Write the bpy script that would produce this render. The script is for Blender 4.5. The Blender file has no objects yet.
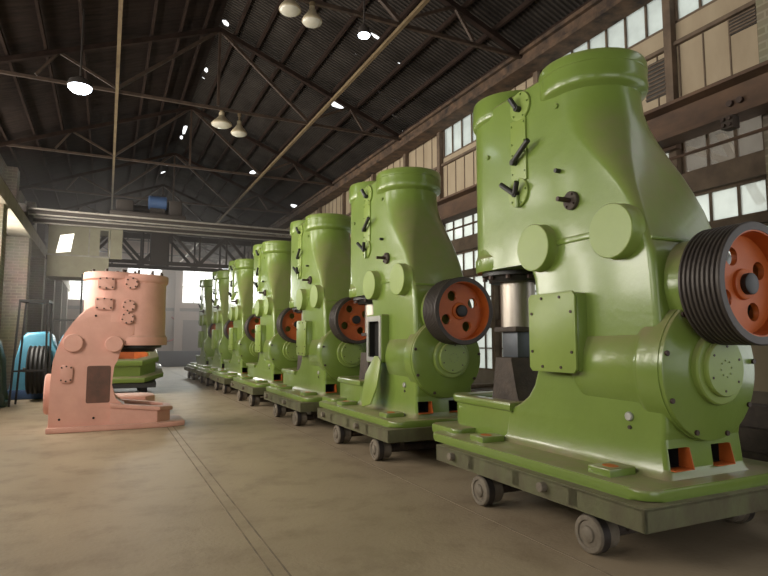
import bpy, bmesh, math, random
from mathutils import Vector, Matrix
random.seed(7)
PI = math.pi
scene = bpy.context.scene
C = scene.collection

# ------------------------------------------------------------ camera
F_PX = 577.0
CAM_H = 1.4
cam = bpy.data.cameras.new('camera')
cam.sensor_width = 36.0
cam.lens = F_PX / 768 * 36
cam.clip_end = 300
camo = bpy.data.objects.new('camera', cam)
C.objects.link(camo)
camo.location = (0, 0, CAM_H)
camo.rotation_euler = (math.radians(90 + 5.25), 0, math.radians(-25.63))
scene.camera = camo

# ------------------------------------------------------------ sky
world = bpy.data.worlds.new('overcast_sky')
scene.world = world
world.use_nodes = True
bg = world.node_tree.nodes['Background']
bg.inputs[0].default_value = (0.97, 0.99, 1.0, 1)
bg.inputs[1].default_value = 1.7

# ------------------------------------------------------------ daylight in the window openings
WARM = (1.0, 0.93, 0.82)
def area(name, loc, rot, sx, sy, power, col=WARM):
    l = bpy.data.lights.new(name, 'AREA')
    l.shape = 'RECTANGLE'; l.size = sx; l.size_y = sy
    l.energy = power; l.color = col
    o = bpy.data.objects.new(name, l); C.objects.link(o)
    o.location = loc; o.rotation_euler = rot
    return o
LEFT_BAYS = [-2.5, 1.95, 6.4, 10.85, 15.3]
for yb, pw in zip(LEFT_BAYS, (12, 110, 280, 390, 420)):
    area('window_daylight', (-2.78, yb, 3.2), (0, math.radians(-90), 0), 1.7, 3.4, pw)
    area('clerestory_daylight', (-2.78, yb, 5.2), (0, math.radians(-90), 0), 0.9, 3.4, pw * 0.22)
area('doorway_daylight', (2.0, -6.1, 2.2), (math.radians(90), 0, 0), 6.0, 4.0, 45)
for xw in (-1.1, 2.0, 5.25):
    area('end_window_daylight', (xw, 38.5, 4.9), (math.radians(-90), 0, 0), 1.9, 2.0, 270, (1, 0.96, 0.92))
for yw, pw in ((5.5, 25), (10.5, 30), (17, 80), (24, 130), (31, 330)):
    area('right_window_daylight', (6.95, yw, 3.0), (0, math.radians(90), 0), 2.2, 4.0, pw, (1, 0.98, 0.95))

# ------------------------------------------------------------ exposure
vs = scene.view_settings
vs.view_transform = 'Standard'
vs.look = 'None'
vs.gamma = 1
vs.use_curve_mapping = False
vs.exposure = 0.0
scene.cycles.volume_bounces = 0
scene.cycles.max_bounces = 8
scene.cycles.transparent_max_bounces = 12

# ------------------------------------------------------------ materials
def mat(name, col, rough=0.6, metal=0.0, col2=None, scale=4.0, fac=0.5, bump=0.0, bscale=20.0, dust=None, dust_amt=0.5,
        streak=None, spec=None):
    m = bpy.data.materials.new(name); m.use_nodes = True
    nt = m.node_tree; N = nt.nodes; L = nt.links
    b = N['Principled BSDF']
    b.inputs['Roughness'].default_value = rough
    b.inputs['Metallic'].default_value = metal
    if spec is not None: b.inputs['Specular IOR Level'].default_value = spec
    tc = N.new('ShaderNodeTexCoord')
    out = None
    if col2 is None: col2 = tuple(c * 0.72 for c in col)
    n = N.new('ShaderNodeTexNoise'); n.inputs['Scale'].default_value = scale
    n.inputs['Detail'].default_value = 6; n.inputs['Roughness'].default_value = 0.6
    src = tc.outputs['Object']
    if streak:
        mp = N.new('ShaderNodeMapping'); mp.inputs['Scale'].default_value = streak
        L.new(src, mp.inputs[0]); L.new(mp.outputs[0], n.inputs['Vector'])
    else:
        L.new(src, n.inputs['Vector'])
    r = N.new('ShaderNodeValToRGB')
    r.color_ramp.elements[0].position = 0.35; r.color_ramp.elements[1].position = 0.7
    L.new(n.outputs['Fac'], r.inputs[0])
    mx = N.new('ShaderNodeMix'); mx.data_type = 'RGBA'
    mul = N.new('ShaderNodeMath'); mul.operation = 'MULTIPLY'; mul.inputs[1].default_value = fac
    L.new(r.outputs[0], mul.inputs[0]); L.new(mul.outputs[0], mx.inputs[0])
    mx.inputs[6].default_value = (*col, 1); mx.inputs[7].default_value = (*col2, 1)
    out = mx.outputs[2]
    if dust:
        g = N.new('ShaderNodeNewGeometry'); s = N.new('ShaderNodeSeparateXYZ')
        L.new(g.outputs['Normal'], s.inputs[0])
        mr = N.new('ShaderNodeMapRange'); mr.inputs[1].default_value = 0.12; mr.inputs[2].default_value = 0.65
        mr.inputs[3].default_value = 0; mr.inputs[4].default_value = dust_amt
        L.new(s.outputs['Z'], mr.inputs[0])
        n2 = N.new('ShaderNodeTexNoise'); n2.inputs['Scale'].default_value = 7; n2.inputs['Detail'].default_value = 5
        L.new(tc.outputs['Object'], n2.inputs['Vector'])
        mm = N.new('ShaderNodeMath'); mm.operation = 'MULTIPLY'
        L.new(mr.outputs[0], mm.inputs[0]); L.new(n2.outputs['Fac'], mm.inputs[1])
        m2 = N.new('ShaderNodeMath'); m2.operation = 'MULTIPLY'; m2.inputs[1].default_value = 1.7; m2.use_clamp = True
        L.new(mm.outputs[0], m2.inputs[0])
        mx2 = N.new('ShaderNodeMix'); mx2.data_type = 'RGBA'
        L.new(m2.outputs[0], mx2.inputs[0]); L.new(out, mx2.inputs[6]); mx2.inputs[7].default_value = (*dust, 1)
        out = mx2.outputs[2]
    L.new(out, b.inputs['Base Color'])
    if bump:
        nb = N.new('ShaderNodeTexNoise'); nb.inputs['Scale'].default_value = bscale; nb.inputs['Detail'].default_value = 4
        L.new(tc.outputs['Object'], nb.inputs['Vector'])
        bp = N.new('ShaderNodeBump'); bp.inputs['Strength'].default_value = bump; bp.inputs['Distance'].default_value = 0.02
        L.new(nb.outputs['Fac'], bp.inputs['Height']); L.new(bp.outputs[0], b.inputs['Normal'])
    return m

def bricks(name, c1, c2, mortar, scale=1.0):
    m = bpy.data.materials.new(name); m.use_nodes = True
    N = m.node_tree.nodes; L = m.node_tree.links; b = N['Principled BSDF']; b.inputs['Roughness'].default_value = 0.9
    tc = N.new('ShaderNodeTexCoord'); s = N.new('ShaderNodeSeparateXYZ'); L.new(tc.outputs['Object'], s.inputs[0])
    ad = N.new('ShaderNodeMath'); ad.operation = 'ADD'; L.new(s.outputs['X'], ad.inputs[0]); L.new(s.outputs['Y'], ad.inputs[1])
    cb = N.new('ShaderNodeCombineXYZ'); L.new(ad.outputs[0], cb.inputs[0]); L.new(s.outputs['Z'], cb.inputs[1])
    br = N.new('ShaderNodeTexBrick'); br.inputs['Scale'].default_value = scale
    br.inputs['Brick Width'].default_value = 0.26; br.inputs['Row Height'].default_value = 0.085
    br.inputs['Mortar Size'].default_value = 0.012
    br.inputs['Color1'].default_value = (*c1, 1); br.inputs['Color2'].default_value = (*c2, 1); br.inputs['Mortar'].default_value = (*mortar, 1)
    L.new(cb.outputs[0], br.inputs['Vector'])
    n = N.new('ShaderNodeTexNoise'); n.inputs['Scale'].default_value = 1.3; n.inputs['Detail'].default_value = 6
    L.new(tc.outputs['Object'], n.inputs['Vector'])
    mx = N.new('ShaderNodeMix'); mx.data_type = 'RGBA'; mx.blend_type = 'MULTIPLY'; mx.inputs[0].default_value = 0.6
    L.new(br.outputs['Color'], mx.inputs[6]); L.new(n.outputs['Color'], mx.inputs[7])
    g = N.new('ShaderNodeMix'); g.data_type = 'RGBA'; g.blend_type = 'MULTIPLY'; g.inputs[0].default_value = 1
    L.new(mx.outputs[2], g.inputs[6]); g.inputs[7].default_value = (1.3, 1.3, 1.3, 1)
    L.new(g.outputs[2], b.inputs['Base Color'])
    bp = N.new('ShaderNodeBump'); bp.inputs['Strength'].default_value = 0.4; bp.inputs['Distance'].default_value = 0.01; bp.invert = True
    L.new(br.outputs['Fac'], bp.inputs['Height']); L.new(bp.outputs[0], b.inputs['Normal'])
    return m

def glass(name, tint, trans=0.5, scale=3.0):
    m = bpy.data.materials.new(name); m.use_nodes = True
    N = m.node_tree.nodes; L = m.node_tree.links
    N.remove(N['Principled BSDF'])
    o = N['Material Output']
    t = N.new('ShaderNodeBsdfTransparent'); t.inputs[0].default_value = (*tint, 1)
    d = N.new('ShaderNodeBsdfTranslucent')
    tc = N.new('ShaderNodeTexCoord'); n = N.new('ShaderNodeTexNoise'); n.inputs['Scale'].default_value = scale; n.inputs['Detail'].default_value = 5
    L.new(tc.outputs['Object'], n.inputs['Vector'])
    r = N.new('ShaderNodeValToRGB')
    r.color_ramp.elements[0].position = 0.3; r.color_ramp.elements[1].position = 0.7
    r.color_ramp.elements[0].color = (*[c * 0.75 for c in tint], 1); r.color_ramp.elements[1].color = (*tint, 1)
    L.new(n.outputs['Fac'], r.inputs[0]); L.new(r.outputs[0], d.inputs[0])
    mx = N.new('ShaderNodeMixShader'); mx.inputs[0].default_value = trans
    L.new(d.outputs[0], mx.inputs[1]); L.new(t.outputs[0], mx.inputs[2])
    L.new(mx.outputs[0], o.inputs[0])
    return m

def corrugated(name, c1, c2, axis='Y', freq=9.0):
    m = mat(name, c1, 0.9, 0, c2, 1.2, 0.9, spec=0.1)
    N = m.node_tree.nodes; L = m.node_tree.links; b = N['Principled BSDF']
    tc = N.new('ShaderNodeTexCoord'); w = N.new('ShaderNodeTexWave'); w.wave_type = 'BANDS'; w.bands_direction = axis
    w.inputs['Scale'].default_value = freq; L.new(tc.outputs['Object'], w.inputs['Vector'])
    old = b.inputs['Base Color'].links[0].from_socket
    mr = N.new('ShaderNodeMapRange'); mr.inputs[3].default_value = 0.45; mr.inputs[4].default_value = 1.25  # groove shading painted into the colour: darker hollows, lighter crests
    L.new(w.outputs['Fac'], mr.inputs[0])
    mv = N.new('ShaderNodeVectorMath'); mv.operation = 'SCALE'; L.new(old, mv.inputs[0]); L.new(mr.outputs[0], mv.inputs['Scale'])
    L.new(mv.outputs[0], b.inputs['Base Color'])
    bp = N.new('ShaderNodeBump'); bp.inputs['Strength'].default_value = 0.9; bp.inputs['Distance'].default_value = 0.05
    L.new(w.outputs['Fac'], bp.inputs['Height']); L.new(bp.outputs[0], b.inputs['Normal'])
    return m

def emit(name, col, s):
    m = bpy.data.materials.new(name); m.use_nodes = True
    b = m.node_tree.nodes['Principled BSDF']
    b.inputs['Base Color'].default_value = (*col, 1); b.inputs['Emission Color'].default_value = (*col, 1)
    b.inputs['Emission Strength'].default_value = s
    return m

DUST = (0.25, 0.20, 0.13)
M = {}
M['green'] = mat('green_enamel', (0.168, 0.242, 0.047), 0.28, 0, (0.148, 0.215, 0.041), 2.5, 0.8, 0.14, 9, DUST, 0.8, None, 0.38)
for k_ in ('green',):
    b_ = M[k_].node_tree.nodes['Principled BSDF']; b_.inputs['Coat Weight'].default_value = 0.35; b_.inputs['Coat Roughness'].default_value = 0.12
M['green_cover'] = mat('green_cover_enamel', (0.220, 0.298, 0.066), 0.36, 0, (0.195, 0.266, 0.056), 4, 0.7, 0.05, 14, DUST, 0.5, None, 0.38)
M['cart'] = mat('worn_green_cart_paint', (0.125, 0.130, 0.062), 0.55, 0.1, (0.075, 0.058, 0.036), 5, 0.9, 0.2, 25, DUST, 0.45, (1, 1, 0.6))
M['wheel'] = mat('dusty_cast_wheel', (0.21, 0.178, 0.135), 0.65, 0.2, (0.12, 0.10, 0.075), 12, 0.8, 0.2, 30)
M['tread'] = mat('dark_iron_tread', (0.06, 0.052, 0.048), 0.45, 0.5)
M['pulley'] = mat('dark_cast_pulley', (0.062, 0.050, 0.042), 0.5, 0.3, (0.04, 0.032, 0.028), 8, 0.8)
M['orange'] = mat('orange_primer', (0.50, 0.115, 0.018), 0.5, 0, (0.38, 0.08, 0.014), 5, 0.8)
M['black'] = mat('black_metal', (0.022, 0.021, 0.020), 0.45, 0.2)
M['bolt'] = mat('rusty_bolt', (0.055, 0.032, 0.024), 0.55, 0.3)
M['hole_shade'] = mat('painted_hole_shade', (0.012, 0.010, 0.009), 0.95)  # near-black colour puts the shade inside holes into the surface
M['steel'] = mat('machined_steel', (0.42, 0.38, 0.33), 0.38, 0.75, (0.25, 0.21, 0.17), 3, 0.9, 0.05, 20, None, 0, (6, 6, 0.5))
M['die'] = mat('blue_grey_die_steel', (0.10, 0.11, 0.125), 0.5, 0.5, (0.07, 0.075, 0.085), 6, 0.7)
M['rough_iron'] = mat('rough_dark_iron', (0.085, 0.065, 0.05), 0.8, 0.1, (0.045, 0.035, 0.03), 7, 0.9, 0.5, 22)
M['plug'] = mat('silver_plug', (0.45, 0.45, 0.42), 0.4, 0.6)
M['pink'] = mat('pink_primer', (0.70, 0.375, 0.300), 0.5, 0, (0.62, 0.32, 0.25), 4, 0.8, 0.12, 18, (0.38, 0.24, 0.18), 0.5)
M['pink_dark'] = mat('dark_pink_interior', (0.16, 0.075, 0.055), 0.8, 0, (0.08, 0.05, 0.04), 5, 0.9)  # darker pink for the opening panel and the bed floor
M['floor'] = mat('dusty_concrete', (0.365, 0.288, 0.195), 0.5, 0, (0.27, 0.208, 0.137), 0.55, 1.0, 0.15, 30)
def dirt(m, scale, col, lo, hi, amt):
    N = m.node_tree.nodes; L = m.node_tree.links; b = N['Principled BSDF']
    old = b.inputs['Base Color'].links[0].from_socket
    tc = N.new('ShaderNodeTexCoord'); n = N.new('ShaderNodeTexNoise'); n.inputs['Scale'].default_value = scale; n.inputs['Detail'].default_value = 8
    n.inputs['Roughness'].default_value = 0.65
    L.new(tc.outputs['Object'], n.inputs['Vector'])
    mr = N.new('ShaderNodeMapRange'); mr.inputs[1].default_value = lo; mr.inputs[2].default_value = hi; mr.inputs[4].default_value = amt
    L.new(n.outputs['Fac'], mr.inputs[0])
    mx = N.new('ShaderNodeMix'); mx.data_type = 'RGBA'; L.new(mr.outputs[0], mx.inputs[0]); L.new(old, mx.inputs[6]); mx.inputs[7].default_value = (*col, 1)
    L.new(mx.outputs[2], b.inputs['Base Color'])
dirt(M['floor'], 2.2, (0.17, 0.125, 0.08), 0.5, 0.74, 0.6)
dirt(M['floor'], 9.0, (0.12, 0.09, 0.058), 0.62, 0.75, 0.5)
M['groove'] = mat('dirty_floor_channel', (0.26, 0.205, 0.14), 0.85, 0, (0.10, 0.08, 0.06), 6, 0.8, 0.2, 30)
M['roof'] = corrugated('corrugated_roof_painted_grooves', (0.060, 0.051, 0.044), (0.022, 0.018, 0.015), 'Y', 3.6)
M['roofboard'] = mat('dark_roof_boards', (0.032, 0.022, 0.018), 0.9, 0, (0.013, 0.009, 0.008), 2.0, 0.9, 0.3, 12, None, 0, (1, 6, 1), 0.1)  # left slope set darker than the right, streaked at random
M['purlin'] = mat('dark_roof_timber', (0.036, 0.023, 0.018), 0.9, 0, (0.018, 0.012, 0.010), 5, 0.8, spec=0.1)
M['truss'] = mat('rusty_truss_steel', (0.085, 0.055, 0.038), 0.6, 0.3, (0.04, 0.027, 0.02), 5, 0.9)
M['rod'] = mat('ochre_tie_rod', (0.20, 0.145, 0.075), 0.6, 0.2, (0.12, 0.08, 0.045), 5, 0.8)
M['pale_steel'] = mat('pale_galvanised_steel', (0.36, 0.34, 0.30), 0.5, 0.4, (0.22, 0.19, 0.16), 5, 0.8)
M['rust'] = mat('rusty_brown_beam', (0.125, 0.07, 0.04), 0.75, 0.1, (0.055, 0.032, 0.022), 3, 0.9, 0.3, 14, None, 0, (1, 0.6, 1.5))
M['eave'] = mat('peeling_rust_beam', (0.13, 0.078, 0.046), 0.85, 0, (0.018, 0.013, 0.011), 4, 1.0, 0.5, 10)
M['post'] = mat('brown_wall_post', (0.155, 0.108, 0.072), 0.8, 0, (0.07, 0.048, 0.034), 4, 0.8)
M['board'] = mat('tan_wall_boards', (0.40, 0.325, 0.225), 0.85, 0, (0.29, 0.225, 0.15), 1.6, 0.9, 0.08, 20, None, 0, (1, 1, 0.35))
M['mesh'] = mat('dark_louvre', (0.055, 0.047, 0.04), 0.8)
M['dado'] = mat('grimy_wall_plaster', (0.20, 0.165, 0.125), 0.9, 0, (0.11, 0.09, 0.07), 2, 0.9, 0.2, 12)
M['endwall'] = mat('pinkish_plaster', (0.52, 0.40, 0.345), 0.9, 0, (0.42, 0.32, 0.28), 0.7, 0.8)
M['endpanel'] = mat('grey_mauve_panel', (0.23, 0.18, 0.165), 0.85)
M['brick'] = bricks('grey_brown_brick', (0.215, 0.185, 0.135), (0.18, 0.152, 0.11), (0.26, 0.225, 0.17))
M['concrete'] = mat('stained_concrete', (0.28, 0.25, 0.19), 0.9, 0, (0.17, 0.145, 0.11), 2, 0.8, 0.2, 14)
M['palewood'] = mat('pale_bare_timber', (0.72, 0.64, 0.52), 0.8)
M['skyblock'] = mat('grey_sky_block_sheet', (0.20, 0.185, 0.165), 0.9)
M['cab'] = mat('faded_grey_green_sheet', (0.33, 0.31, 0.22), 0.55, 0.1, (0.25, 0.225, 0.155), 3, 0.7)
M['crane'] = mat('crane_dark_steel', (0.045, 0.036, 0.031), 0.7, 0.2)
M['cream'] = mat('cream_lamp_enamel', (0.40, 0.34, 0.23), 0.35, 0, (0.26, 0.20, 0.12), 6, 0.7)
M['bulb'] = mat('milky_lamp_glass', (0.60, 0.57, 0.48), 0.12, 0)
M['blue'] = mat('light_blue_enamel', (0.15, 0.44, 0.62), 0.35, 0, (0.10, 0.34, 0.50), 3, 0.8)
M['blue_dark'] = mat('blue_motor_paint', (0.05, 0.10, 0.22), 0.5)
M['teal'] = mat('dull_teal_enamel', (0.045, 0.085, 0.07), 0.5, 0, (0.03, 0.06, 0.05), 3, 0.8)
M['navy'] = mat('navy_sheet', (0.055, 0.06, 0.09), 0.6)
M['rubber'] = mat('black_rubber', (0.018, 0.017, 0.017), 0.6)
M['red'] = mat('red_hose', (0.5, 0.06, 0.05), 0.5)
M['wood'] = mat('weathered_timber', (0.19, 0.14, 0.095), 0.85, 0, (0.10, 0.07, 0.05), 4, 0.9, 0.3, 20, None, 0, (3, 0.5, 3))
M['frost'] = glass('frosted_glass', (0.70, 0.72, 0.68), 0.5)
M['dirty'] = glass('dirty_glass', (0.62, 0.59, 0.54), 0.85, 4)
M['clear'] = glass('clear_glass', (0.95, 0.96, 0.94), 0.92)
M['sunpatch'] = emit('cab_sun_patch', (1.0, 0.96, 0.86), 1.6)  # glow that stands in for sunlight on the cab panel
M['lit'] = emit('lit_lamp', (0.85, 0.92, 1.0), 14)

# ------------------------------------------------------------ mesh helpers
def obj(name, bm, m, parent=None, origin=(0, 0, 0), smooth=35):
    bmesh.ops.recalc_face_normals(bm, faces=bm.faces[:])
    bmesh.ops.translate(bm, verts=bm.verts[:], vec=-Vector(origin))
    me = bpy.data.meshes.new(name); bm.to_mesh(me); bm.free()
    me.materials.append(M[m] if isinstance(m, str) else m)
    if smooth:
        me.polygons.foreach_set('use_smooth', [True] * len(me.polygons))
        me.set_sharp_from_angle(angle=math.radians(smooth))
    o = bpy.data.objects.new(name, me); C.objects.link(o)
    if parent is not None: o.parent = parent
    else: o.location = origin
    return o

def tag(o, label, cat, group=None, kind=None):
    o['label'] = label; o['category'] = cat
    if group: o['group'] = group
    if kind: o['kind'] = kind
    return o

def thing(name, label, cat, loc=(0, 0, 0), group=None):
    o = bpy.data.objects.new(name, None); C.objects.link(o)
    o.empty_display_size = 0.2; o.location = loc
    return tag(o, label, cat, group)

def struct(o):
    o['kind'] = 'structure'; return o

def struct_empty(name, loc=(0, 0, 0)):
    o = bpy.data.objects.new(name, None); C.objects.link(o); o.location = loc
    o['kind'] = 'structure'; return o

def children(o): return [c for c in list(o.children)]
def copy_tree(o, parent=None):
    c = o.copy(); C.objects.link(c)
    if parent is not None: c.parent = parent
    for ch in children(o): copy_tree(ch, c)
    return c

def nb(): return bmesh.new()

def box(bm, x0, x1, y0, y1, z0, z1, bev=0.0, seg=2):
    r = bmesh.ops.create_cube(bm, size=1)
    v = r['verts']
    for p in v:
        p.co = Vector(((x0 + x1) / 2 + p.co.x * (x1 - x0), (y0 + y1) / 2 + p.co.y * (y1 - y0), (z0 + z1) / 2 + p.co.z * (z1 - z0)))
    if bev:
        e = list({e for p in v for e in p.link_edges})
        bmesh.ops.bevel(bm, geom=e, offset=bev, segments=seg, affect='EDGES', profile=0.5)
    return bm

def axes(d):
    d = Vector(d).normalized()
    a = Vector((0, 0, 1)) if abs(d.z) < 0.9 else Vector((1, 0, 0))
    u = d.cross(a).normalized(); v = d.cross(u).normalized()
    return d, u, v

def lathe(bm, base, direction, prof, n=32, closed=False):
    """prof: list of (radius, distance along direction); open ends are capped"""
    d, u, v = axes(direction); base = Vector(base); rings = []
    for r, t in prof:
        c = base + d * t
        if r < 1e-6: rings.append([bm.verts.new(c)])
        else: rings.append([bm.verts.new(c + u * r * math.cos(2 * PI * i / n) + v * r * math.sin(2 * PI * i / n)) for i in range(n)])
    pairs = list(zip(rings, rings[1:])) + ([(rings[-1], rings[0])] if closed else [])
    for a, b in pairs:
        for i in range(n):
            j = (i + 1) % n
            q = [a[i] if len(a) > 1 else a[0], a[j] if len(a) > 1 else a[0], b[j] if len(b) > 1 else b[0], b[i] if len(b) > 1 else b[0]]
            q2 = []
            for p in q:
                if p not in q2: q2.append(p)
            if len(q2) > 2: bm.faces.new(q2)
    if not closed:
        for r in (rings[0], rings[-1]):
            if len(r) > 2: bm.faces.new(r)
    return bm

def cyl(bm, p0, p1, r, n=20, bev=0.0):
    p0, p1 = Vector(p0), Vector(p1); l = (p1 - p0).length
    pr = [(r, 0), (r, l)] if not bev else [(r - bev, 0), (r, bev), (r, l - bev), (r - bev, l)]
    return lathe(bm, p0, p1 - p0, pr, n)

def bar(bm, p0, p1, w, h=None):
    """rectangular bar between two points"""
    h = h or w; p0, p1 = Vector(p0), Vector(p1); d = (p1 - p0).normalized()
    up = Vector((0, 0, 1)) if abs(d.z) < 0.95 else Vector((0, 1, 0))
    u = d.cross(up).normalized() * w / 2; v = u.cross(d).normalized() * h / 2
    a = [bm.verts.new(p0 + s * u + t * v) for s, t in ((-1, -1), (1, -1), (1, 1), (-1, 1))]
    b = [bm.verts.new(p1 + s * u + t * v) for s, t in ((-1, -1), (1, -1), (1, 1), (-1, 1))]
    bm.faces.new(a); bm.faces.new(b[::-1])
    for i in range(4): bm.faces.new((a[i], b[i], b[(i + 1) % 4], a[(i + 1) % 4]))
    return bm

def tube(bm, pts, r, n=8):
    for a, b in zip(pts, pts[1:]): cyl(bm, a, b, r, n)
    return bm

def prism(bm, pts, axis, a0, a1, bev=0.0, seg=2):
    """polygon pts in the plane across axis ('x': (y,z), 'y': (x,z), 'z': (x,y)), extruded from a0 to a1"""
    def mk(p, a): return {'x': (a, p[0], p[1]), 'y': (p[0], a, p[1]), 'z': (p[0], p[1], a)}[axis]
    v0 = [bm.verts.new(mk(p, a0)) for p in pts]; v1 = [bm.verts.new(mk(p, a1)) for p in pts]
    f = [bm.faces.new(v0), bm.faces.new(v1[::-1])]
    n = len(pts)
    for i in range(n): bm.faces.new((v0[i], v1[i], v1[(i + 1) % n], v0[(i + 1) % n]))
    if bev:
        e = list({e for ff in f for e in ff.edges})
        bmesh.ops.bevel(bm, geom=e, offset=bev, segments=seg, affect='EDGES', profile=0.5)
    return bm

def loft(bm, rings, cap=True):
    vs_ = [[bm.verts.new(p) for p in r] for r in rings]; n = len(rings[0])
    for a, b in zip(vs_, vs_[1:]):
        for i in range(n): bm.faces.new((a[i], a[(i + 1) % n], b[(i + 1) % n], b[i]))
    if cap: bm.faces.new(vs_[0][::-1]); bm.faces.new(vs_[-1])
    return bm

def outline(z, yr, rr, yf, fr, w, cx=0.0, n=10):
    """plan outline: rounded rear corners (radius rr) at yr, rounded front corners (radius fr) at yf"""
    pts = []
    for cxs, cy, r, a0 in ((-w + rr, yr + rr, rr, PI), (w - rr, yr + rr, rr, 1.5 * PI), (w - fr, yf - fr, fr, 0), (-w + fr, yf - fr, fr, 0.5 * PI)):
        for i in range(n + 1):
            a = a0 + 0.5 * PI * i / n
            pts.append((cx + cxs + r * math.cos(a), cy + r * math.sin(a), z))
    return pts

def rrect(x0, x1, y0, y1, r, n=5):
    pts = []
    for cx, cy, a0 in ((x0 + r, y0 + r, PI), (x1 - r, y0 + r, 1.5 * PI), (x1 - r, y1 - r, 0), (x0 + r, y1 - r, 0.5 * PI)):
        for i in range(n + 1):
            a = a0 + 0.5 * PI * i / n; pts.append((cx + r * math.cos(a), cy + r * math.sin(a)))
    return pts

def circle(cx, cy, r, n=28):
    return [(cx + r * math.cos(2 * PI * i / n), cy + r * math.sin(2 * PI * i / n)) for i in range(n)]

def plate(name, outer, holes, thick, matrix, m, parent=None, origin=(0, 0, 0), bev=0.0):
    """flat plate with real holes: 2D outlines (u,v) extruded +-thick/2, placed by matrix"""
    cu = bpy.data.curves.new(name, 'CURVE'); cu.dimensions = '2D'; cu.fill_mode = 'BOTH'; cu.extrude = thick / 2
    if bev: cu.bevel_depth = bev; cu.bevel_resolution = 1; cu.offset = -bev
    for pts in [outer] + list(holes):
        sp = cu.splines.new('POLY'); sp.points.add(len(pts) - 1); sp.use_cyclic_u = True
        for q, (a, b) in zip(sp.points, pts): q.co = (a, b, 0, 1)
    tmp = bpy.data.objects.new('tmp', cu)
    C.objects.link(tmp)
    me = bpy.data.meshes.new_from_object(tmp)
    bpy.data.objects.remove(tmp); bpy.data.curves.remove(cu)
    bm = nb(); bm.from_mesh(me); bpy.data.meshes.remove(me)
    bmesh.ops.transform(bm, matrix=matrix, verts=bm.verts[:])
    return obj(name, bm, m, parent, origin)

def frame_mat(o, u, v):
    """matrix that maps (u,v,normal) to world"""
    u = Vector(u).normalized(); v = Vector(v).normalized(); w = u.cross(v)
    return Matrix(((u.x, v.x, w.x, o[0]), (u.y, v.y, w.y, o[1]), (u.z, v.z, w.z, o[2]), (0, 0, 0, 1)))

# ============================================================ THE SETTING
XL, XR, XM = -2.7, 6.5, 1.9           # left wall, right wall, ridge
ZE, ZR = 6.25, 8.05                   # eave, ridge
Y0, Y1 = -6.0, 38.0

bm = nb(); box(bm, XL - 3, XR + 3, Y0 - 4, Y1 + 0.4, -0.3, 0)
struct(obj('floor', bm, 'floor'))
bm = nb(); box(bm, 0.95, 0.962, -4, 34, -0.01, 0.003); box(bm, 1.045, 1.057, -4, 34, -0.01, 0.003)
struct(obj('trim_1', bm, 'groove'))
bm = nb(); box(bm, 2.78, 2.79, -3, 30, -0.01, 0.002)
struct(obj('trim_2', bm, 'groove'))

# roof: two slopes with real holes where the sheets are broken
S_R = Vector((XR + 0.3 - XM, 0, (ZE - ZR) * (XR + 0.3 - XM) / (XR - XM)))
S_L = Vector((XL - 0.3 - XM, 0, (ZE - ZR) * (XL - 0.3 - XM) / (XL - XM)))
fw = Vector((math.sin(math.radians(25.63)), math.cos(math.radians(25.63)), 0)); rt = Vector((fw.y, -fw.x, 0))
ph = math.radians(5.25)
FWD = fw * math.cos(ph) + Vector((0, 0, 1)) * math.sin(ph); UPV = Vector((0, 0, 1)) * math.cos(ph) - fw * math.sin(ph)
def ray(x, y): return FWD + rt * (x - 384) / F_PX + UPV * (288 - y) / F_PX
def on_roof(x, y):
    """where the sight line through the reading (x, y) meets the roof: (slope, distance down the slope, Y)"""
    r = ray(x, y); k = (ZR - ZE) / (XR - XM)
    for side in (1, -1):
        # z = ZR - k*side*(X-XM)
        t = (ZR + k * side * XM - CAM_H) / (r.z + k * side * r.x)
        X = r.x * t
        if t > 0 and (X - XM) * side >= -0.01: return side, abs(X - XM) / math.cos(math.atan(k)), r.y * t
leaks = {1: [], -1: []}; leak_boxes = {1: [], -1: []}
def leak(x, y, ds, dy, ang=0.0, n=7):
    side, s, Y = on_roof(x, y); pts = []
    for i in range(n):
        a = 2 * PI * i / n; rr = random.uniform(0.65, 1.15)
        u, v = 1.7 * ds * rr * math.cos(a), 1.7 * dy * rr * math.sin(a)
        pts.append((s + u * math.cos(ang) - v * math.sin(ang), Y + u * math.sin(ang) + v * math.cos(ang)))
    sh = max(0.0, 0.03 - min(p[0] for p in pts)); pts = [(p[0] + sh, p[1]) for p in pts]
    bb = (min(p[0] for p in pts), max(p[0] for p in pts), min(p[1] for p in pts), max(p[1] for p in pts))
    if bb[0] < 0.01: return
    for q in leak_boxes[side]:
        if bb[0] < q[1] + .01 and bb[1] > q[0] - .01 and bb[2] < q[3] + .01 and bb[3] > q[2] - .01: return   # never overlap another hole
    leak_boxes[side].append(bb); leaks[side].append(pts)
for a in ((337, 107, .15, .13), (325, 102, .06, .07), (345, 113, .10, .02), (320, 93, .04, .05), (377, 40, .10, .05), (223, 24, .06, .08),
          (205, 72, .03, .10), (203, 80, .03, .04), (184, 131, .04, .30), (181, 139, .03, .15), (166, 173, .07, .14), (168, 166, .03, .18), (399, 66, .03, .025),
          (294, 94, .10, .015), (376, 92, .14, .015), (398, 104, .12, .015), (393, 117, .16, .015), (405, 135, .06, .05), (362, 124, .10, .012),
          (253, 174, .07, .22), (288, 177, .14, .02), (295, 181, .12, .02), (376, 132, .1, .012), (330, 149, .15, .02), (295, 208, .10, .15), (356, 57, .03, .02)):
    leak(*a)
ceil = struct_empty('ceiling', (0, 0, 0))
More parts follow.
